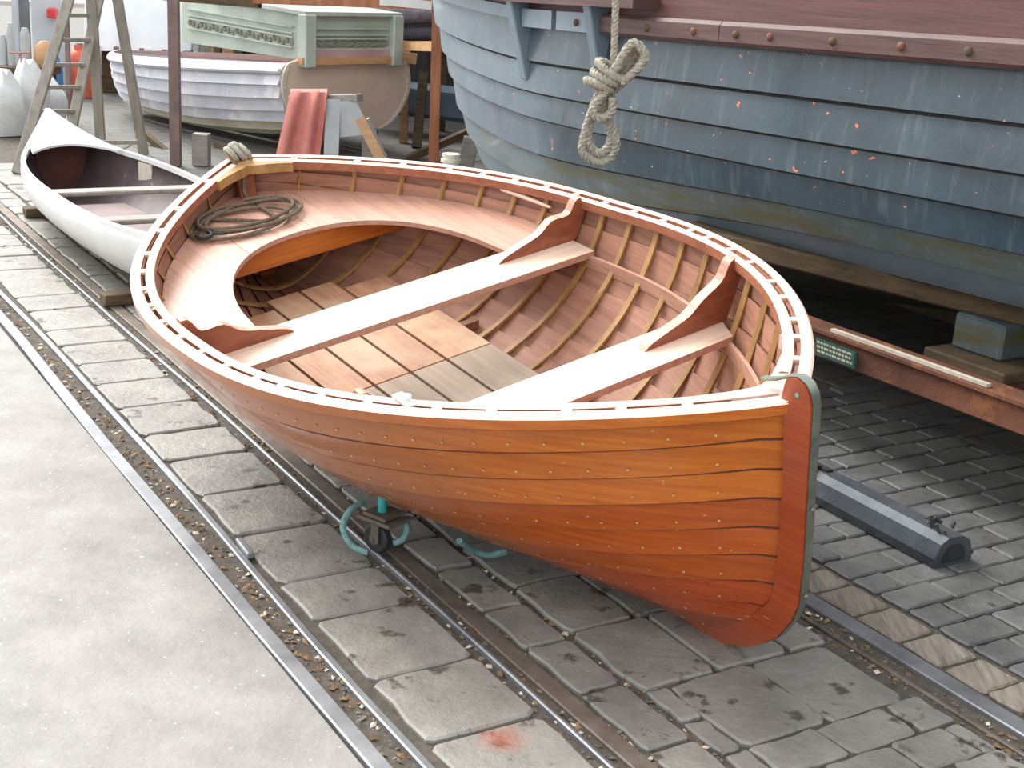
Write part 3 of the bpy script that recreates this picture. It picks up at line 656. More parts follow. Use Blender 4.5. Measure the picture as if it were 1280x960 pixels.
# far side and deck, plain, so that no daylight comes through
P = []
for z, g in ZG[::2]:
    P.append([hullpt(d, z, g) + RT * 2 * (AC - hullpt(d, z, g) @ RT) for d in hull_ds(z, 26)])
m = MB(); m.grid(np.array(P)); 
P = [[hullpt(d, 1.9, 1.0, -.03), hullpt(d, 1.9, 1.0, -.03) + RT * 2 * (AC - hullpt(d, 1.9, 1.0, -.03) @ RT)] for d in hull_ds(1.9, 26)]
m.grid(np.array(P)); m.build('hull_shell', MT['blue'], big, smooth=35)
m = MB(); m.bar(rail(AC, D0, .3), rail(AC, 8.0, .3), .14, .16); m.build('keel', MT['timber'], big)
def hull_band(d0, d1, z0, z1, thick, mt, name, n=30, label=None, gfun=None, rnd=0):
    ds = np.linspace(d0, d1, n); P = []
    for d in ds:
        a = hullpt(d, z0, 1.0); b = hullpt(d, z1, 1.0); pa = hullpt(d - .03, z0, 1.0); t = a - pa; t[2] = 0; nr = np.array([-t[1], t[0], 0]); nr /= np.linalg.norm(nr)
        if nr @ RT > 0: nr = -nr
        P.append([a - nr * .01, a + nr * (thick - rnd), a + nr * thick + [0, 0, rnd], b + nr * thick - [0, 0, rnd], b + nr * (thick - rnd), b - nr * .01])
    m = MB(); m.grid(np.array(P), closed_v=True).caps(n, 6); return m.build(name, mt, big, smooth=30, label=label)
hull_band(D0, 4.25, 1.455, 1.545, .075, MT['wale'], 'wale', rnd=.015); hull_band(4.255, 5.13, 1.455, 1.545, .075, MT['wale'], 'wale', rnd=.015)
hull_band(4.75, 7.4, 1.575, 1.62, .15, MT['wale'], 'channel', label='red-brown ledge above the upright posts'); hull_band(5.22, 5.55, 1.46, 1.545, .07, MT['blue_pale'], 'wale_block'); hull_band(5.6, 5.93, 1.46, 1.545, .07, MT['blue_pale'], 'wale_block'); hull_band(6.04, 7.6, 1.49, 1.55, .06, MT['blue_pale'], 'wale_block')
for d in (5.17, 5.98):
    a = hullpt(d, 1.6, 1.0); b = hullpt(d + .02, 1.2, 1.0); m = MB()
    P = []
    for p, wq in ((b, .03), (a, .14)): P += [p - RD * .03 + RT * .03, p + RD * .03 + RT * .03, p + RD * .03 - RT * wq, p - RD * .03 - RT * wq]
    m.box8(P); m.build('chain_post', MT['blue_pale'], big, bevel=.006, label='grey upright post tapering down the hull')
for k, d in enumerate((5.35, 4.75, 4.42, 4.15, 3.95, 3.62, 3.3, 3.02, 2.75)):
    p = hullpt(d, 1.5, 1.0) - RT * .075; m = MB(); m.lathe([(.016, 0), (.015, .006), (.008, .011)], p, 8, -RT); m.build('wale_bolt', MT['timber'] if k % 2 else MT['rust'], big, smooth=50)
# hanging rope hank
hank = thing('rope_hank', 'hank of grey hemp rope hanging in front of the blue hull', 'rope', at(750, 205, 5.35))
HY = 5.35
def strands(path, r, name, closed=False, n=3, pitch=.05):
    path = np.array(path); T = np.gradient(path, axis=0); T /= np.linalg.norm(T, axis=1, keepdims=True) + 1e-9
    Lc = np.concatenate([[0], np.cumsum(np.linalg.norm(np.diff(path, axis=0), axis=1))])
    N = np.cross(T, [.3, .9, .2]); N /= np.linalg.norm(N, axis=1, keepdims=True) + 1e-9; B = np.cross(T, N); m = MB()
    for k in range(n):
        a = Lc / pitch * 2 * math.pi + 2 * math.pi * k / n
        m.tube(path + r * .52 * (np.cos(a)[:, None] * N + np.sin(a)[:, None] * B), r * .62, 5)
    return m.build(name, MT['rope'], hank, smooth=70)
RH = .0165
def hp(px, py, dy=0): return at(px, py, HY + dy)
strands(spline([hullpt(5.15, 1.99, 1.03), hp(771, -110), hp(771, -50), hp(769, 20), hp(767, 82)], 40), RH * .8, 'hanging_line')
for k, (pts) in enumerate([[(745, 125), (733, 160), (728, 188), (742, 202), (760, 200), (770, 182), (764, 158), (752, 140)],
                           [(750, 112), (738, 150), (736, 178), (748, 192), (760, 184), (764, 165), (757, 145), (752, 122)],
                           [(758, 112), (744, 132), (742, 142), (752, 148), (764, 140), (766, 124)],
                           [(752, 118), (748, 135), (756, 146), (764, 132), (762, 112)],
                           [(757, 108), (775, 82), (793, 60), (801, 64), (803, 78), (790, 92), (768, 112)],
                           [(752, 112), (770, 84), (787, 57), (797, 56), (806, 70), (797, 86), (776, 104)],
                           [(764, 112), (780, 90), (794, 68), (800, 74), (793, 86), (778, 100)]]):
    strands(spline([hp(x, y, .02 * math.sin(k * 2.2) - .012 * (k % 3)) for x, y in pts], 14), RH, 'rope_turn')
for k, (x, y) in enumerate(((763, 88), (757, 97), (749, 107))):
    c = hp(x, y, -.01); ax1 = at(x + 20, y + 14, HY) - at(x, y, HY); ax1 /= np.linalg.norm(ax1)
    strands(np.array([c + ax1 * .055 * math.cos(a) + np.array([0, 1, 0]) * .045 * math.sin(a) + np.array([0, 0, .012 * math.sin(a + k)]) for a in np.linspace(0, 6.28, 40)]), RH, 'rope_turn')
# trolley: timber cradle beam, rusty side beam, blocks, plate
tro = thing('slip_trolley', 'rusty steel slip trolley carrying the blue hull', 'trolley', rail(4.5, 3, .0))
m = MB(); m.bar(rail(4.76, -1, .63), rail(3.72, 4.6, .61), .24, .075); m.build('cradle_timber', MT['timber'], tro, bevel=.008, label='dark brown cradle timber under the bilge')
m = MB(); m.bar(rail(3.66, -1, .385), rail(3.60, 5.2, .385), .10, .11); m.build('side_beam', MT['rust'], tro, bevel=.004)
m = MB(); m.bar(rail(3.61, -1, .433), rail(3.56, 5.2, .433), .05, .012); m.build('beam_flange', MT['rust'], tro)
m = MB(); m.bar(rail(5.9, -1, .385), rail(5.9, 5.2, .385), .12, .12); m.build('side_beam', MT['rust'], tro)
for d in (.6, 3.0): m = MB(); m.bar(rail(3.7, d, .36), rail(5.95, d, .36), .12, .1); m.build('cross_beam', MT['rust'], tro)
for a in (3.75, 5.85):
    for d in (0.3, 4.6):
        m = MB(); m.lathe([(.03, -.05), (.15, -.05), (.15, .04), (.17, .045), (.17, .06), (.03, .06)], rail(a, d, .17), 20, RT); m.build('wheel', MT['rust'], tro, smooth=40)
        m = MB(); m.box(rail(a, d, .26), (.14, .14, .2), (RT, RD, (0, 0, 1))); m.build('axle_box', MT['rust'], tro)
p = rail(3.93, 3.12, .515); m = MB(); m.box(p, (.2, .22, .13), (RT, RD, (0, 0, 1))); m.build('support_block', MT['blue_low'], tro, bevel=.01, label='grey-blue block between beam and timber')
m = MB(); m.box(rail(3.9, 3.08, .43), (.34, .36, .04), (RT, RD, (0, 0, 1))); m.build('block_pad', MT['timber'], tro, bevel=.006)
m = MB(); m.bar(rail(3.585, 2.84, .447), rail(3.575, 3.56, .447), .02, .012); m.build('batten', MT['chip_pale'], tro, label='pale thin batten lying on the beam')
# green plate with lines of worn lettering
pl = at(1044, 436, 1); q = None
def on_plane_a(px, py, a):
    d = ray(px, py); t = (a - np.array([0, 0, CAM_H]) @ RT) / (d @ RT); return np.array([0, 0, CAM_H]) + t * d
PA = 3.548
c = [on_plane_a(*x, PA) for x in ((1020, 440), (1068, 455), (1069, 438), (1020, 424))]
c = [rail(PA, *v) for v in ((c[0] @ RD, .345), (c[1] @ RD, .345), (c[2] @ RD, .405), (c[3] @ RD, .405))]
m = MB(); m.box8([x + RT * .012 for x in c] + [x - RT * .0 for x in c]); plate = m.build('plate', rough_mat('green_plate', srgb(36, 78, 70), srgb(56, 98, 88), 30, .5), tro, label='small dark green plate with worn pale lettering')
m = MB(); L = c[1] - c[0]; Hh = c[3] - c[0]
for row_ in range(3):
    t = .03
    while t < .93:
        w_ = rng.uniform(.04, .12); p0 = c[0] + L * t + Hh * (.2 + .27 * row_) - RT * .001; p1 = p0 + L * min(w_, .95 - t); u = Hh * .14
        m.add([p0, p1, p1 + u, p0 + u], [(0, 1, 2, 3)]); t += w_ + .025
m.build('lettering', MT['chip_pale'], plate, kind='stuff', label='worn illegible pale lettering on the green plate')
# black rail lying on the setts
bA, bB = ground(1190, 706), ground(985, 596)
bar_ = thing('steel_section', 'dark grey steel section lying on the setts beside the dinghy bow', 'steel bar', (bA + bB) / 2)
dv_ = (bB - bA) / np.linalg.norm(bB - bA); sv = np.cross(dv_, [0, 0, 1]); 
prof = [(-.075, 0), (.075, 0), (.08, .03), (.06, .075), (.03, .092), (-.03, .092), (-.06, .075), (-.08, .03)]
MT['steel_dark'] = rough_mat('dark_steel', srgb(58, 64, 70), srgb(92, 98, 104), 5, .5, .3, .3, .006)
m = MB(); m.prism([bA + sv * x + np.array([0, 0, z]) for x, z in prof], [bB + dv_ * .9 + sv * x + np.array([0, 0, z]) for x, z in prof]); m.build('section', MT['steel_dark'], bar_)
m = MB(); m.bar(bA - sv * -.078 + np.array([0, 0, .03]), bB + dv_ * .9 + sv * .078 + np.array([0, 0, .03]), .012, .012); m.build('ridge', MT['steel_dark'], bar_)
m = MB(); m.prism([bA - dv_ * .002 + sv * x * .6 + np.array([0, 0, .012 + z * .6]) for x, z in prof], [bA - dv_ * .0 + sv * x * .6 + np.array([0, 0, .012 + z * .6]) for x, z in prof]); m.build('end_hollow_shade', MT['black'], bar_, label='dark plate painted as a shaded hollow in the end')  # thin black plate, the hollow's shade put in as colour
for k in range(7):
    b = bA + dv_ * (.03 + .018 * k) + sv * rng.uniform(-.03, .05) + np.array([0, 0, .09]); m = MB(); m.bar(b, b + sv * rng.uniform(-.03, .03) + np.array([0, 0, rng.uniform(.012, .035)]) + dv_ * rng.uniform(-.03, .03), .02, .008, w2=.008); m.build('torn_tab', MT['black'], bar_)
b = bA + dv_ * .62 + np.array([0, 0, .093]); m = MB(); m.box(b, (.09, .03, .012), (dv_, sv, (0, 0, 1))); m.bar(b, b + sv * -.05 + [0, 0, .02], .02, .01); m.build('cleat', MT['black'], bar_)

# ------------------------------------------------------------------ white canoe behind the dinghy
MT['canoe'] = rough_mat('white_canoe_paint', srgb(206, 204, 200), srgb(226, 225, 222), 5, .4, 0, .1)
MT['canoe_in'] = rough_mat('dark_brown_canoe_inside', srgb(58, 44, 44), srgb(104, 90, 90), 3, .6, 0, .2, c3=srgb(128, 118, 116), c3t=.62, s3=6)
MT['canoe_seat'] = wood('weathered_grey_seat', srgb(120, 112, 104), srgb(160, 152, 144), .6, 0, (3, 20, 20), .05)
can = thing('canoe', 'white open canoe with dark brown inside and upswept bow, behind the dinghy', 'boat', rail(2.1, 7.2, .06))
CD0, CD1 = 5.55, 9.2
def can_w(t): return .44 * max(0, 1 - abs(2 * t - 1) ** 2.6) ** (.75 if t < .5 else 1.05)
def can_sec(t, inset=0):
    d = CD0 + (CD1 - CD0) * t; cx = 2.10 - .04 * t
    b = can_w(t) + .006
    zs = .37 + .05 * max(0, (t - .5) / .5) ** 2 + .15 * max(0, (t - .82) / .18) ** 2 + .06 * max(0, (.3 - t) / .3) ** 2; zk = .06 + .12 * max(0, (t - .85) / .15) ** 2 + .1 * max(0, (.12 - t) / .12) ** 2
    P = []
    for k in range(13):
        a = math.pi / 2 * k / 12; y = b * math.cos(a) ** .55 * (1 + .10 * math.sin(2 * a)); z = zs - (zs - zk) * math.sin(a) ** 1.5
        P.append((y, z))
    P = np.array(P)
    if inset: P[:, 0] = np.maximum(P[:, 0] - inset, 0); P[:, 1] = P[:, 1] + inset * np.linspace(0, 1, 13)
    full = [(y, z) for y, z in P] + [(-y, z) for y, z in P[::-1]]
    return [rail(cx + y, d, z) for y, z in full]
ts = (1 - np.cos(np.pi * np.linspace(0, 1, 34))) / 2
m = MB(); m.grid(np.array([can_sec(t) for t in ts]), 0); m.grid(np.array([can_sec(t, .012) for t in ts]), 1); m.build('hull', [MT['canoe'], MT['canoe_in']], can, smooth=50)
for sg in (0, -1):
    G = np.array([can_sec(t)[sg] for t in ts]); G2 = np.array([can_sec(t, .02)[sg] for t in ts]) 
    m = MB(); P = np.stack([G + [0, 0, -.02], G2 + [0, 0, -.02], G2 + [0, 0, .008], G + [0, 0, .008]], 1); out_ = (G - G2); out_ /= np.linalg.norm(out_, axis=1, keepdims=True) + 1e-9
    P[:, 0] += out_ * .008; P[:, 3] += out_ * .008; m.grid(P, closed_v=True).caps(len(ts), 4); m.build('gunwale', MT['canoe'], can, smooth=40)
def can_b(d):
    t = (d - CD0) / (CD1 - CD0); return can_w(t), 2.10 - .04 * t
for d in (7.55, 6.75):
    b, cx = can_b(d); m = MB(); P = []
    for z in (.315, .34): P += [rail(cx - b, d - .07, z), rail(cx + b, d - .07, z), rail(cx + b, d + .05, z), rail(cx - b, d + .05, z)]
    m.box8(P); m.build('thwart', MT['canoe_seat'], can, bevel=.006)
P = []
for t in np.linspace(.855, .995, 9):
    sec = can_sec(t, .004); L_, R_ = sec[0], sec[-1]
    P.append([L_ + (R_ - L_) * q + np.array([0, 0, .003 + .03 * (1 - (2 * q - 1) ** 2) * (1 - t) * 5]) - RD * .16 * (2 * q - 1) ** 2 * (1 if t < .87 else .0) for q in np.linspace(0, 1, 9)])
P = np.array(P); m = MB(); m.grid(P); m.grid(P - np.array([0, 0, .014])); m.grid(np.stack([P[0], P[0] - np.array([0, 0, .014])], 1)); m.build('foredeck', MT['canoe'], can, smooth=50)
m = MB(); m.add([can_sec(.915, .014)[k] for k in range(26)], [tuple(range(26))]); m.build('bulkhead', rough_mat('red_brown_bulkhead', srgb(70, 34, 26), srgb(104, 56, 44), 5, .6), can, label='red-brown curved bulkhead below the bow deck')
m = MB(); b, cx = can_b(8.3); pr_ = RD * .955 - RT * .296; m.box(rail(cx + b * 1.035 - .02, 8.3, .28), (.01, .14, .15), (RT * .955 + RD * .296, pr_, (0, 0, 1))); m.build('patch', MT['chip_pale'], can, label='pale beige repair patch')
b, cx = can_b(7.45); m = MB(); m.bar(rail(cx + b * .9, 7.45, .31), rail(cx + b * .75, 7.3, .18), .08, .02); m.build('knee', MT['brown'], can)
m = MB(); dd = np.linspace(5.9, 8.3, 12); m.strip_solid(np.array([rail(can_b(d)[1] - can_b(d)[0] * .6, d, .115) for d in dd]), np.array([rail(can_b(d)[1] + can_b(d)[0] * .6, d, .115) for d in dd]), np.array([0, 0, -.015])); m.build('bottom_board', rough_mat('pinkish_grey_board', srgb(110, 92, 92), srgb(150, 132, 130), 3, .6), can)
for px, py, ln in ((56, 270, .4), (160, 379, .3)):
    c = ground(px, py); m = MB(); m.bar(c - RT * .12 + [0, 0, .03], c + RT * .55 + [0, 0, .03], .10, .055); m.build('timber_chock', MT['timber'], bevel=.005, cat='timber', label='short dark timber chock under the far end of the canoe' if px < 100 else 'short dark timber chock beside the dinghy stern')

# ------------------------------------------------------------------ lilac clinker boat with carved green cabin, farther back
MT['lilac'] = rough_mat('lilac_white_paint', srgb(176, 174, 184), srgb(206, 204, 210), 3, .5, 0, .3, .01, c3=srgb(214, 212, 214), c3t=.55, s3=4, vary=.05)
MT['cream_low'] = rough_mat('dirty_cream_bottom', srgb(174, 166, 144), srgb(214, 206, 182), 4, .7, 0, .4, .01, vary=.05)
MT['pink_rail'] = rough_mat('pink_primer', srgb(172, 140, 142), srgb(196, 166, 166), 4, .55, 0, .1)
MT['transom'] = rough_mat('beige_pink_transom', srgb(200, 174, 158), srgb(218, 194, 176), 3, .55, 0, .1, c3=srgb(208, 192, 168), c3t=.66, s3=3)
MT['sage'] = rough_mat('sage_green_paint', srgb(164, 174, 162), srgb(190, 198, 186), 5, .5, 0, .1)
MT['sage_d'] = rough_mat('worn_carved_green', srgb(146, 148, 132), srgb(176, 174, 156), 22, .7, 0, .9, .02)
MT['tan'] = wood('raw_tan_wood', srgb(178, 132, 92), srgb(206, 164, 122), .6, 0, (3, 3, 20), .06)
T0 = at(431, 178, 11.55); ang = math.radians(137)
LX = np.array([math.cos(ang), math.sin(ang), 0]); LY = np.array([LX[1], -LX[0], 0])     # LX to the bow, LY to the boat's right as seen from the transom
ZB0 = .06
def LB(x, y, z): return np.array([T0[0], T0[1], ZB0]) + x * LX + y * LY + np.array([0, 0, z])
lil = thing('wooden_boat', 'lilac-white clinker boat with beige transom and carved sage-green cabin, on stands', 'boat', LB(1.3, 0, 0))
LL = 3.5
def lil_sec(t, off=0):
    b = .76 * (1 - max(0, (t - .35) / .65) ** 2.3) ** .8 * (.93 + .07 * min(1, t / .3)) + .01; zs = .67 + .04 * (1 - t) ** 2 - .17 * t; zk = .0 + .35 * max(0, (t - .8) / .2) ** 2 + .13 * max(0, 1 - t / .45) ** 1.5
    P = []
    for k in range(25):
        a = math.pi / 2 * k / 24; y = b * math.cos(a) ** .5 * (1 - .16 * (1 - min(1, a / .6)) ** 1.5 * (1 - t)); z = zs - (zs - zk) * math.sin(a) ** 1.35; P.append((LL * t, y + off, z))
    return np.array(P)
tl = np.linspace(0, 1, 22); SL = np.array([lil_sec(t) for t in tl])
for sg in (1, -1):
    for i in range(8):
        k0, k1 = i * 3, i * 3 + 3; m = MB()
        o = np.array([0, sg, 0]); A = SL[:, k0] * [1, sg, 1]; Bq = SL[:, k1] * [1, sg, 1] + np.array([0, .032 * sg, -.012])
        Mi = (SL[:, k0 + 1] * [1, sg, 1] + np.array([0, .008 * sg, 0])); M2 = SL[:, k0 + 2] * [1, sg, 1] + np.array([0, .015 * sg, 0])
        P = np.stack([A, Mi, M2, Bq, Bq - o * .02, A - o * .02], 1)
        m.grid(np.array([[LB(*q) for q in r] for r in P]), closed_v=True).caps(len(P), 6)
        m.build('strake', MT['pink_rail'] if i == 0 else MT['lilac'] if i < 5 else MT['cream_low'], lil, smooth=35)
    A = SL[:, 3] * [1, sg, 1]; m = MB(); m.tube(np.array([LB(*(q + [0, .03 * sg, 0])) for q in A]), .022, 6); m.build('rubbing_strake', MT['lilac'], lil, smooth=50)
out2 = [(y, z) for x, y, z in SL[0]] + [(-y, z) for x, y, z in SL[0][::-1]]
out2 = out2[:-1] + [( -out2[0][0], out2[0][1])] + [(-.5, .735), (-.2, .75), (.2, .75), (.5, .735)]
m = MB(); m.prism([LB(-.03, y, z) for y, z in out2], [LB(.01, y, z) for y, z in out2]); m.build('transom', MT['transom'], lil)
m = MB(); ed = [(y * 1.02, z) for y, z in out2[:50]]; m.strip_solid([LB(-.04, y, z) for y, z in ed], [LB(-.04, y * .95, .36 + (z - .36) * .96) for y, z in ed], LX * .02); m.build('transom_edge', MT['chip_pale'], lil, label='flaking cream edge round the transom')
# cabin
c0, c1, cw, z0c, z1c = -.05, 1.7, .46, .73, 1.08
def cab(x, y, z): return LB(x, y, z)
m = MB(); P = [cab(c0, -cw, z0c), cab(c0, cw, z0c), cab(c1, cw, z0c), cab(c1, -cw, z0c), cab(c0, -cw, z1c), cab(c0, cw, z1c), cab(c1, cw, z1c + .06), cab(c1, -cw, z1c + .06)]
m.box8(P); m.build('cabin_side', MT['sage'], lil, label='sage-green cabin trunk')
m = MB(); P = [cab(c0 - .05, -cw - .05, z1c), cab(c0 - .05, cw + .05, z1c), cab(c1 * .72, cw + .05, z1c + .045), cab(c1 * .72, -cw - .05, z1c + .045)]; m.box8(P + [p + np.array([0, 0, .03]) for p in P]); m.build('cabin_rim', MT['sage'], lil)
for y in (-cw, cw):
    m = MB(); m.box(cab(c0 - .015, y, (z0c + z1c) / 2 - .02), (.11, .11, z1c - z0c + .06), (LX, LY, (0, 0, 1))); m.build('corner_post', MT['sage'], lil, bevel=.008)
for nm, y0, y1, face in (('r', -cw + .08, cw - .08, 'rear'), ('l', .1, c1 - .1, 'side')):
    for z in (z0c + .09, z0c + .17, z0c + .20, z0c + .25):
        m = MB()
        if face == 'rear': m.bar(cab(c0 - .012, y0, z), cab(c0 - .012, y1, z), .03, .012)
        else: m.bar(cab(y0, -cw - .012, z), cab(y1, -cw - .012, z + .04), .03, .012)
        m.build('moulding', MT['sage'], lil)
    m = MB()
    for k in range(26):
        t = (k + .5) / 26; q = y0 + (y1 - y0) * t
        if face == 'rear': cc = cab(c0 - .006, q, z0c + .125 + .012 * math.sin(k * 2.1)); axx = -LX
        else: cc = cab(q, -cw - .006, z0c + .125 + .04 * t + .012 * math.sin(k * 2.1)); axx = -LY
        m.lathe([(.024, 0), (.022, .008), (.012, .014), (.004, .006)], cc, 8, axx)
    m.build('carved_frieze', MT['sage_d'], lil, kind='stuff', label='carved scroll frieze along the cabin')
m = MB(); m.box(cab(c0 - .02, 0, z0c - .0), (.06, 2 * cw + .14, .06), (LX, LY, (0, 0, 1))); m.build('sill', MT['tan'], lil, label='raw tan sill under the cabin')
m = MB(); m.box(cab(c0 - .01, 0, z0c + .05), (.04, 2 * cw - .1, .07), (LX, LY, (0, 0, 1))); m.build('sill', MT['pink_rail'], lil)
# stands under it
for px, py, h in ((252, 206, .24), (462, 196, .24)):
    c = ground(px, py); m = MB(); m.box(c + [0, 0, h / 2], (.12, .12, h)); m.build('stand', MT['canoe_seat'], lil, label='pale timber stand under the boat')
for (p, q) in (((270, 180), (330, 212)), ((178, 165), (226, 205))):
    a = at(*p, 11.6); b = at(*q, 11.2); m = MB(); m.bar(a, b, .05, .05); m.build('prop', MT['timber'], lil)

# ------------------------------------------------------------------ sawhorse with a red cloth
MT['grey_ply'] = rough_mat('grey_plywood', srgb(160, 162, 162), srgb(188, 190, 190), 5, .6, 0, .1)
MT['red_cloth'] = rough_mat('faded_red_cloth', srgb(190, 112, 102), srgb(216, 142, 130), 6, .9, 0, .3)
YS = 9.6
saw = thing('sawhorse', 'grey plywood sawhorse with tan legs, standing behind the dinghy', 'sawhorse', np.array([at(425, 240, YS)[0], YS, 0]))
def P_(x, y, dy=0): return at(x, y, YS + dy)
m = MB(); m.bar(P_(364, 124, .1), P_(450, 122, -.1), .09, .05); m.build('top_beam', MT['canoe_seat'], saw, bevel=.004)
A = [P_(421, 127, -.12), P_(446, 126, -.12), P_(463, 168, -.12), P_(421, 172, -.12)]; m = MB(); m.prism(A, [p + np.array([0, .02, 0]) for p in A]); m.build('gusset', MT['grey_ply'], saw)
def leg(p, q, mt, wd_=.09): 
    m = MB(); a = P_(*p, -.1); b = P_(*q, -.14); b2 = a + (b - a) * ((a[2] - .0) / (a[2] - b[2])); m.bar(a, b2, wd_, .03, up=(0, 1, 0)); m.build('leg', mt, saw)
leg((417, 124), (414, 198), MT['grey_ply'], .1); leg((446, 140), (478, 203), MT['tan'], .07)
m = MB(); a = P_(372, 126, .12); m.bar(a, np.array([a[0] - .12, a[1] + .1, 0]), .08, .03, up=(0, 1, 0)); m.build('leg', MT['grey_ply'], saw)
m = MB(); a = P_(455, 150, .12); m.bar(a, np.array([a[0] + .25, a[1] + .1, 0]), .08, .03, up=(0, 1, 0)); m.build('leg', MT['grey_ply'], saw)
cl = []
for j in range(15):
    t = j / 14; row_ = []
    for k in range(21):
        q = k / 20; x = 363 + 46 * q + 4 * math.sin(q * 3.14) + (t - .5) * 0
        fold = 6 * math.sin(q * 9 + 1.2)
        if t < .42:   s_ = (.42 - t) / .42; px = x - 22 * s_ * (1 - .6 * q) + fold * .3 * s_; py = 116 + 86 * s_; dy = -.12 - .03 * math.sin(q * 13) - .02
        elif t < .6: s_ = (t - .42) / .18; px = x; py = 116 - 5 * math.sin(s_ * 3.14); dy = -.13 + .22 * s_
        else: s_ = (t - .6) / .4; px = x + 8 * s_; py = 116 + 60 * s_; dy = .1 + .02 * math.sin(q * 11)
        row_.append(P_(px, py, dy))
    cl.append(row_)
cl = np.array(cl); m = MB(); m.grid(cl); m.grid(cl + np.array([0, .006, -.004])); m.build('red_cloth', MT['red_cloth'], smooth=70, label='faded red cloth hung over the grey sawhorse', cat='cloth')
c = at(563, 216, 8.2); boll = thing('cream_bollard', 'cream capped bollard seen over the dinghy rail', 'bollard', (c[0], c[1], 0))
MT['cream'] = rough_mat('cream_paint', srgb(216, 208, 186), srgb(230, 224, 206), 5, .45, 0, .05)
m = MB(); zt = at(563, 192, 8.2)[2]; m.lathe([(.05, 0), (.05, zt - .05)], (c[0], c[1], 0), 16); m.build('shaft', MT['cream'], boll, smooth=40)
m = MB(); m.lathe([(.06, zt - .05), (.06, zt - .03), (.045, zt - .025), (.045, zt - .02), (.055, zt - .015), (.055, zt)], (c[0], c[1], 0), 16); m.build('cap', MT['cream'], boll, smooth=40)

# ------------------------------------------------------------------ gantry frame and posts
MT['frame_tan'] = wood('orange_brown_post', srgb(132, 76, 48), srgb(176, 116, 78), .6, 0, (8, 8, 1.2), .06)
MT['frame_brown'] = rough_mat('brown_painted_steel', srgb(104, 82, 78), srgb(134, 110, 104), 6, .6, .1, .1)
fr = thing('gantry', 'brown post and beam frame standing behind the boats', 'frame', rail(3.9, 10.3, 0))
p0 = ground(220, 207); p0t = at(218, -40, p0[1]); m = MB(); m.bar(p0, (p0[0] - .0, p0[1], p0t[2] + .2), .075, .075, up=(0, 1, 0)); m.build('post', MT['frame_brown'], fr, label='brown steel post left of the lilac boat')
y2 = 10.6; a = at(542, 207, y2); b = at(548, -30, y2); m = MB(); m.bar((a[0], y2, 0), (b[0], y2, b[2] + .1), .075, .075, up=(0, 1, 0)); m.build('post', MT['frame_tan'], fr)
for p, q, mt, ya, yb_ in (((205, -6), (325, 4), 'timber', 11.2, 11.0), ((318, -2), (545, 6), 'frame_tan', 11.0, 10.7), ((488, 57), (548, 58), 'tan', 12.6, 10.7)):
    m = MB(); m.bar(at(*p, ya), at(*q, yb_), .07, .075); m.build('beam', MT[mt], fr)
m = MB(); m.bar(at(475, 1, 10.6), at(540, 7, 10.55), .02, .06); m.build('white_plate', MT['white_paint'], fr)
a = at(508, 66, 12.6); m = MB(); m.bar((a[0], 12.6, 0), (a[0], 12.6, a[2] + .1), .07, .09, up=(0, 1, 0)); m.build('post', MT['tan'], fr)
m = MB(); m.bar(at(489, 69, 12.53), at(521, 74, 12.53), .05, .09); m.build('bracket', MT['tan'], fr)
m = MB(); m.bar(at(480, 212, 11.4), at(592, 162, 11.9), .06, .06); m.build('brace', MT['timber'], fr)
a = at(590, 172, 11.2); m = MB(); m.bar((a[0] - .05, 11.2, 0), (a[0], 11.2, a[2]), .13, .1, up=(0, 1, 0)); m.build('timber_prop', MT['canoe_seat'], bevel=.006, label='short grey timber prop beside the end of the blue hull', cat='timber')
m = MB(); a = at(520, 195, 12.3); m.bar((a[0], 12.3, .0), at(530, 90, 12.5), .08, .08, up=(0, 1, 0)); m.build('prop', MT['timber'], fr)

# ------------------------------------------------------------------ step ladder (trestle) on the left
MT['ladder'] = wood('weathered_grey_ladder', srgb(118, 110, 100), srgb(158, 150, 138), .7, 0, (10, 10, 1.5), .05)
lad = thing('trestle_ladder', 'weathered grey wooden trestle ladder with rungs, at the left', 'ladder', (*ground(90, 205)[:2], 0))
def rail_bar(top, bot, Y0, name='rail', wid=.075, th=.04):
    b = ground(*bot); t_ = at(*top, Y0); d = t_ - b; t2 = b + d * 1.3; m = MB(); m.bar(b, t2, wid, th, up=(0, 1, 0)); m.build(name, MT['ladder'], lad, bevel=.004); return b, t2
lf = rail_bar((86, 0), (21, 217), 10.35); rf = rail_bar((123, 0), (80, 208), 10.75)
bl = rail_bar((114, 0), (127, 197), 10.6); br_ = rail_bar((147, 0), (180, 194), 10.75)
for py in (195, 139, 109, 81, 50, 19, -10):
    def pt_at(seg):
        lo, hi = 0., 1.
        for _ in range(30):
            mid = (lo + hi) / 2; P = seg[0] + (seg[1] - seg[0]) * mid; q = (P - np.array([0, 0, CAM_H])); yy = 480 - FPX * (q @ CU) / (q @ CF)
            if yy > py: lo = mid
            else: hi = mid
        return seg[0] + (seg[1] - seg[0]) * lo
    a, b = pt_at(lf), pt_at(rf); m = MB(); m.bar(a, b, .035, .028); m.build('rung', MT['ladder'], lad, bevel=.004)
m = MB(); m.bar(ground(112, 178, .2), ground(172, 178, .2), .03, .03); m.build('stretcher', MT['ladder'], lad)
m = MB(); c1_ = spline([bl[0] + [0, 0, .12], (bl[0] + br_[0]) / 2 + np.array([0, 0, .06]), br_[0] + [0, 0, .16]], 8); m.tube(c1_, .008, 5); m.build('cord', MT['rope'], lad, smooth=60)

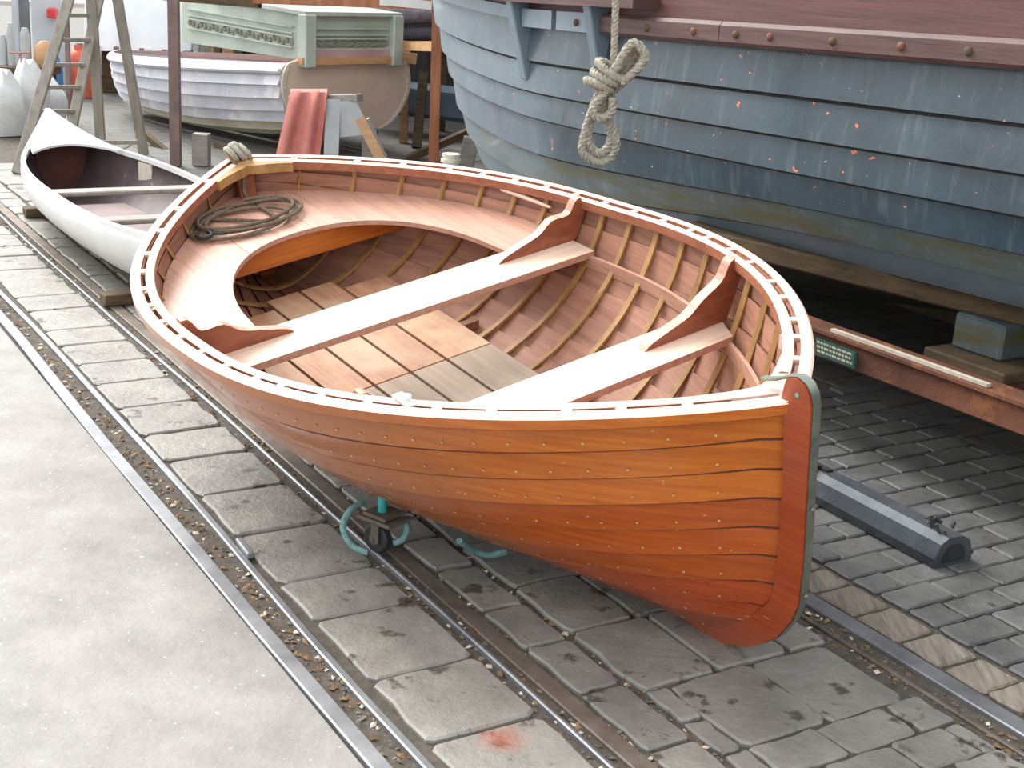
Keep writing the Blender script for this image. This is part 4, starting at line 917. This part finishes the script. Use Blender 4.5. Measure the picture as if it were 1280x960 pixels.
# ------------------------------------------------------------------ gas bottles, sacks and clutter, far left
def bottle(px, py, ptop, wpx, Y, mt, label):
    c = at(px, py, Y); top = at(px, ptop, Y)[2]; r = wpx / 2 / FPX * Y * 1.02
    t = thing('gas_bottle', label, 'gas bottle', (c[0], Y, 0), 'gas bottles at the left')
    m = MB(); m.lathe([(r * .95, 0), (r, .03), (r, top - r * 1.0), (r * .92, top - r * .6), (r * .65, top - r * .25), (r * .3, top - r * .12), (r * .22, top - r * .1)], (c[0], Y, 0), 20); m.build('cylinder', mt, t, smooth=40)
    m = MB(); m.lathe([(r * .2, top - r * .15), (r * .2, top), (r * .28, top + .01), (r * .28, top + .05)], (c[0], Y, 0), 10); m.build('valve', MT['steel'], t, smooth=40)
    m = MB(); m.lathe([(r * .5, top - r * .2), (r * .5, top + .03), (r * .46, top + .03), (r * .46, top - r * .2)], (c[0], Y, 0), 16); m.build('collar', mt, t, smooth=40)
bottle(102, 125, 60, 27, 14.6, rough_mat('orange_red_paint', srgb(196, 84, 60), srgb(216, 112, 88), 6, .5, 0, .05), 'orange-red gas bottle behind the trestle ladder')
bottle(73, 118, 76, 13, 14.9, rough_mat('blue_paint', srgb(60, 130, 186), srgb(92, 160, 208), 6, .5, 0, .05), 'slim blue gas bottle left of the orange-red one')
def sack(px, py, w_, h_, Y, label, sd):
    c = ground(px, py); r = np.random.RandomState(sd); n, k = 9, 16; P = []
    for i in range(n):
        t = i / (n - 1); z = h_ * t; rr = (.9 + .25 * math.sin(t * 3.14)) * (1 - .55 * max(0, (t - .6) / .4) ** 1.5)
        P.append([c + np.array([w_ / 2 * rr * (1 + .16 * math.sin(3 * a + sd + t * 5)) * math.cos(a), w_ / 2 * rr * (1 + .1 * math.sin(4 * a + sd)) * math.sin(a), z + .03 * math.sin(5 * a + sd) * t]) for a in np.linspace(0, 2 * math.pi, k, endpoint=False)])
    m = MB(); m.grid(np.array(P), closed_v=True).caps(n, k); m.build('sack', MT['sackcloth'], smooth=60, label=label, cat='sack', group='white sacks at the left')
MT['sackcloth'] = rough_mat('white_woven_plastic', srgb(196, 196, 194), srgb(222, 222, 222), 7, .6, 0, .5, .03)
sack(6, 168, .32, .52, 12, 'white bulk sack at the left edge of the yard', 1); sack(38, 162, .29, .58, 12, 'white bulk sack second from the left, the tallest', 3); sack(60, 156, .28, .42, 12, 'small white sack half behind the ladder rail', 5)
tb = at(25, 100, 14.2); tab = thing('work_bench', 'low dark timber bench behind the white sacks', 'bench', (tb[0], 14.2, 0))
zt = at(20, 88, 14.2)[2]; xl, xr = at(-12, 90, 14.2)[0], at(62, 90, 14.2)[0]
m = MB(); m.box(((xl + xr) / 2, 14.3, zt), (xr - xl, .5, .08)); m.build('bench_top', MT['timber'], tab)
for x in (xl + .08, xr - .08): m = MB(); m.box((x, 14.3, zt / 2), (.09, .4, zt - .08)); m.build('leg', MT['timber'], tab)
for px, w_, h_ in ((5, .04, .3), (15, .04, .42), (33, .05, .38)):
    c = at(px, 84, 14.3); m = MB(); m.lathe([(w_, 0), (w_, h_ * .8), (w_ * .6, h_)], (c[0], 14.3, zt + .04), 12); m.build('canister', MT['grey_ply'], smooth=40, cat='canister', label={5: 'short grey canister at the left end of the bench', 15: 'tall grey canister on the bench, second from left', 33: 'grey canister on the right of the bench'}[px])
c = at(56, 68, 14.3); m = MB(); m.lathe([(.07, 0), (.11, .08), (.10, .2), (.04, .26)], (c[0], 14.3, zt + .04), 12); m.build('basket', MT['tan'], smooth=40, cat='basket', label='brown bundle standing on the bench by the ladder')
m = MB(); m.tube([at(12, 66, 14.1), at(38, 66, 14.1)], .012, 6); m.tube([at(25, 66, 14.1), at(25, 84, 14.1)], .012, 6); m.build('red_rail', rough_mat('red_rail_paint', srgb(170, 110, 100), srgb(190, 130, 120), 6, .5), cat='rail', label='thin red rail on the bench at the far left')
# grey sheds and posts at the back left
MT['grey_wall'] = rough_mat('pale_grey_cladding', srgb(176, 180, 184), srgb(200, 204, 208), 2, .6, 0, .1)
MT['dark_grey'] = rough_mat('dark_grey_metal', srgb(74, 78, 82), srgb(104, 108, 112), 4, .6, 0, .1)
def slab(name, x0, x1, yt, Y, mt, th=.15, kind='structure', label=None, cat=None, ybase=None):
    A = at(x0, 60, Y)[0]; Bx = at(x1, 60, Y)[0]; zt_ = at((x0 + x1) / 2, yt, Y)[2]; zb = 0 if ybase is None else at((x0 + x1) / 2, ybase, Y)[2]
    m = MB(); m.box(((A + Bx) / 2, Y, (zt_ + zb) / 2), (Bx - A, th, zt_ - zb)); return m.build(name, mt, kind=kind, label=label, cat=cat)
slab('steel_column', 20, 27, -60, 15.2, MT['grey_wall'], label='pale grey steel column at the far left', cat='column', kind=None)
slab('steel_column', 29, 36, -60, 15.0, MT['dark_grey'], label='dark grey column beside the pale one at the far left', cat='column', kind=None)
panel = slab('sheet_panel', 44, 82, -60, 15.6, MT['grey_wall'], label='pale grey sheet panel behind the ladder', cat='panel', kind=None)
slab('steel_post', 82, 87, -60, 12.6, MT['frame_brown'], label='thin brown post behind the ladder rungs', cat='post', kind=None, th=.05)
c = at(65, 18, 15.46); m = MB(); m.lathe([(.05, -.04), (.06, -.03), (.06, .05), (.03, .07)], c, 10); m.build('red_object', rough_mat('red_plastic', srgb(196, 50, 56), srgb(210, 70, 72), 5, .4), panel, smooth=40, label='small unidentified red object')  # unidentified red object, joined to the panel
# white covered boat / big white sheet behind
cov = thing('covered_boat', 'boat under a bright white cover, behind the lilac boat', 'boat', (at(180, 80, 15.2)[0], 15.6, 0))
MT['cover'] = rough_mat('white_cover', srgb(222, 224, 226), srgb(236, 238, 240), 2, .6, 0, .1)
P = []
for i in range(15):
    t = i / 14; px = 112 + 132 * t; x = at(px, 60, 15.2)[0]; zt_ = at(px, -30 + 4 * math.sin(t * 9), 15.2)[2]; zb = at(px, 62, 15.2)[2]
    P.append([(x, 15.0 + .02 * math.sin(t * 20), zb), (x, 15.05 + .03 * math.sin(t * 14), (zb + zt_) / 2), (x, 15.15, zt_ - .05), (x, 15.4, zt_ + .05), (x, 16.5, zt_ + .1), (x, 16.6, zb)])
m = MB(); m.grid(np.array(P), closed_v=True).caps(15, 6); m.build('cover', MT['cover'], cov, smooth=45)
x0, x1 = at(112, 70, 15.2)[0], at(244, 70, 15.2)[0]; zb = at(180, 62, 15.2)[2]; m = MB(); m.box(((x0 + x1) / 2, 15.85, zb / 2), (x1 - x0 - .1, 1.3, zb)); m.build('hull', MT['timber'], cov)
for k, px in enumerate((124, 146, 160, 178, 186, 206, 226, 236)):
    a = at(px, 78, 15.0); m = MB(); m.bar((a[0], 15.0, .2), (a[0], 15.0, zb + .03), .05, .04, up=(0, 1, 0)); m.build('frame_post', MT['frame_brown'] if k % 2 else MT['white_paint'], cov)
# lamp post with red lamp, concrete blocks, plank
c = at(243, 40, 14.5); lamp = thing('red_lamp', 'round red lamp on a grey post behind the lilac boat', 'lamp', (c[0], 14.5, 0))
m = MB(); m.bar((c[0] + .02, 14.5, 0), (c[0] + .02, 14.5, c[2] + .5), .06, .06, up=(0, 1, 0)); m.build('post', MT['grey_ply'], lamp)
m = MB(); m.lathe([(.02, -.09), (.06, -.07), (.075, 0), (.06, .07), (.02, .09)], c - [0, .08, 0], 12); m.build('lens', rough_mat('red_lens', srgb(176, 30, 34), srgb(196, 44, 44), 5, .25), lamp, smooth=50)
m = MB(); m.box(c + [.06, -.02, 0], (.1, .05, .2)); m.build('backplate', MT['white_paint'], lamp, bevel=.004)
MT['block'] = rough_mat('weathered_concrete_block', srgb(124, 124, 116), srgb(164, 164, 156), 7, .85, 0, .6, .02)
slab('wall_back', 250, 300, -40, 15.0, MT['block'], .5)
slab('offcut_board', 264, 292, 28, 14.6, MT['tan'], .05, None, 'square tan board standing by the concrete wall', 'board')
for k in range(3):
    A = at(281 + 21 * k, 8, 14.3); m = MB(); m.box(A + [.07, 0, .008], (.16, .3, .1)); m.build('red_crate', MT['red_cloth'], bevel=.01, cat='crate', group='red crates on the shelf', label=['red crate left of three on the shelf behind the cabin', 'red crate in the middle of three on the shelf', 'red crate right of three on the shelf'][k])
A, Bq = at(270, 18, 14.3), at(350, 18, 14.3); m = MB(); m.bar(A, Bq, .4, .05); z_ = A[2]; m.build('shelf_board', MT['timber'], label='dark shelf board under the red crates', cat='shelf')
for px in (272, 348):
    a = at(px, 20, 14.3); m = MB(); m.bar((a[0], 14.3, 0), (a[0], 14.3, a[2] - .03), .07, .07, up=(0, 1, 0)); m.build('shelf_post', MT['timber'], cat='post', label='dark post under the left end of the red crate shelf' if px < 300 else 'dark post under the right end of the red crate shelf')
# tarpaulin bales under the beam, dark shed behind
MT['bale'] = rough_mat('purple_grey_tarpaulin', srgb(92, 84, 92), srgb(140, 130, 138), 5, .7, 0, .6, .04, c3=srgb(132, 70, 66), c3t=.58, s3=4)
MT['bale_d'] = rough_mat('dark_tarpaulin', srgb(58, 56, 62), srgb(96, 92, 98), 5, .7, 0, .6, .04, c3=srgb(140, 66, 62), c3t=.6, s3=4)
for k, (pa, pb, r, mt, lb) in enumerate((((440, 20), (556, 19), .085, 'bale', 'purple-grey rolled tarpaulin on top of the rack'), ((450, 43), (556, 42), .075, 'bale_d', 'dark rolled tarpaulin beneath the purple-grey one'))):
    a, b = at(*pa, 13.6), at(*pb, 13.6); n = 14; path = [a + (b - a) * t for t in np.linspace(0, 1, n)]; m = MB(); m.tube(path, [r * (1 + .12 * math.sin(5 * t + k)) for t in np.linspace(0, 1, n)], 12); m.build('tarpaulin_roll', MT[mt], smooth=60, cat='tarpaulin', label=lb, group='rolled tarpaulins')
a, b = at(436, 57, 13.6), at(560, 57, 13.6); m = MB(); m.bar(a, b, .35, .04); m.build('rack_board', MT['timber'], label='dark rack board carrying the rolled tarpaulins', cat='board')
for px in (440, 556):
    a = at(px, 58, 13.6); m = MB(); m.bar((a[0], 13.6, 0), (a[0], 13.6, a[2] - .02), .07, .07, up=(0, 1, 0)); m.build('rack_post', MT['timber'], cat='post', label='dark post at the left of the tarpaulin rack' if px < 500 else 'dark post at the right of the tarpaulin rack')
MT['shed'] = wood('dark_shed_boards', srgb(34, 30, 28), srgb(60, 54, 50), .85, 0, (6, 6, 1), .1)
x0, x1 = at(255, 60, 15)[0], 9.
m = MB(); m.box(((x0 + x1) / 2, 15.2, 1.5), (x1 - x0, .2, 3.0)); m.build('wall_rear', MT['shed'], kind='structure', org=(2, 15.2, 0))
m = MB(); m.box((3.6, 13.2, 2.35), (8.8, 4.2, .1)); m.build('shade_ceiling', MT['shed'], kind='structure')  # unseen roof, extended so that the ground at the back lies dark
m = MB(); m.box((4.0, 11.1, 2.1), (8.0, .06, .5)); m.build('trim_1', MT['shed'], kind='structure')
m = MB(); m.box8([q + np.array([0, 0, z]) for z in (0, 3.4) for q in (rail(7.6, -4), rail(7.8, -4), rail(7.8, 11.5), rail(7.6, 11.5))]); m.build('blocker_wall', MT['shed'], kind='structure')  # unseen wall added to stop daylight coming in under the blue hull
m = MB(); c = at(530, 150, 13.2); m.bar((c[0] - .5, 13.2, .35), (c[0] + .9, 13.0, .3), .3, .3); m.build('blue_drum', rough_mat('dull_blue', srgb(60, 74, 90), srgb(84, 100, 116), 4, .6), bevel=.04, cat='chest', label='dull blue chest in the dark under the frame')
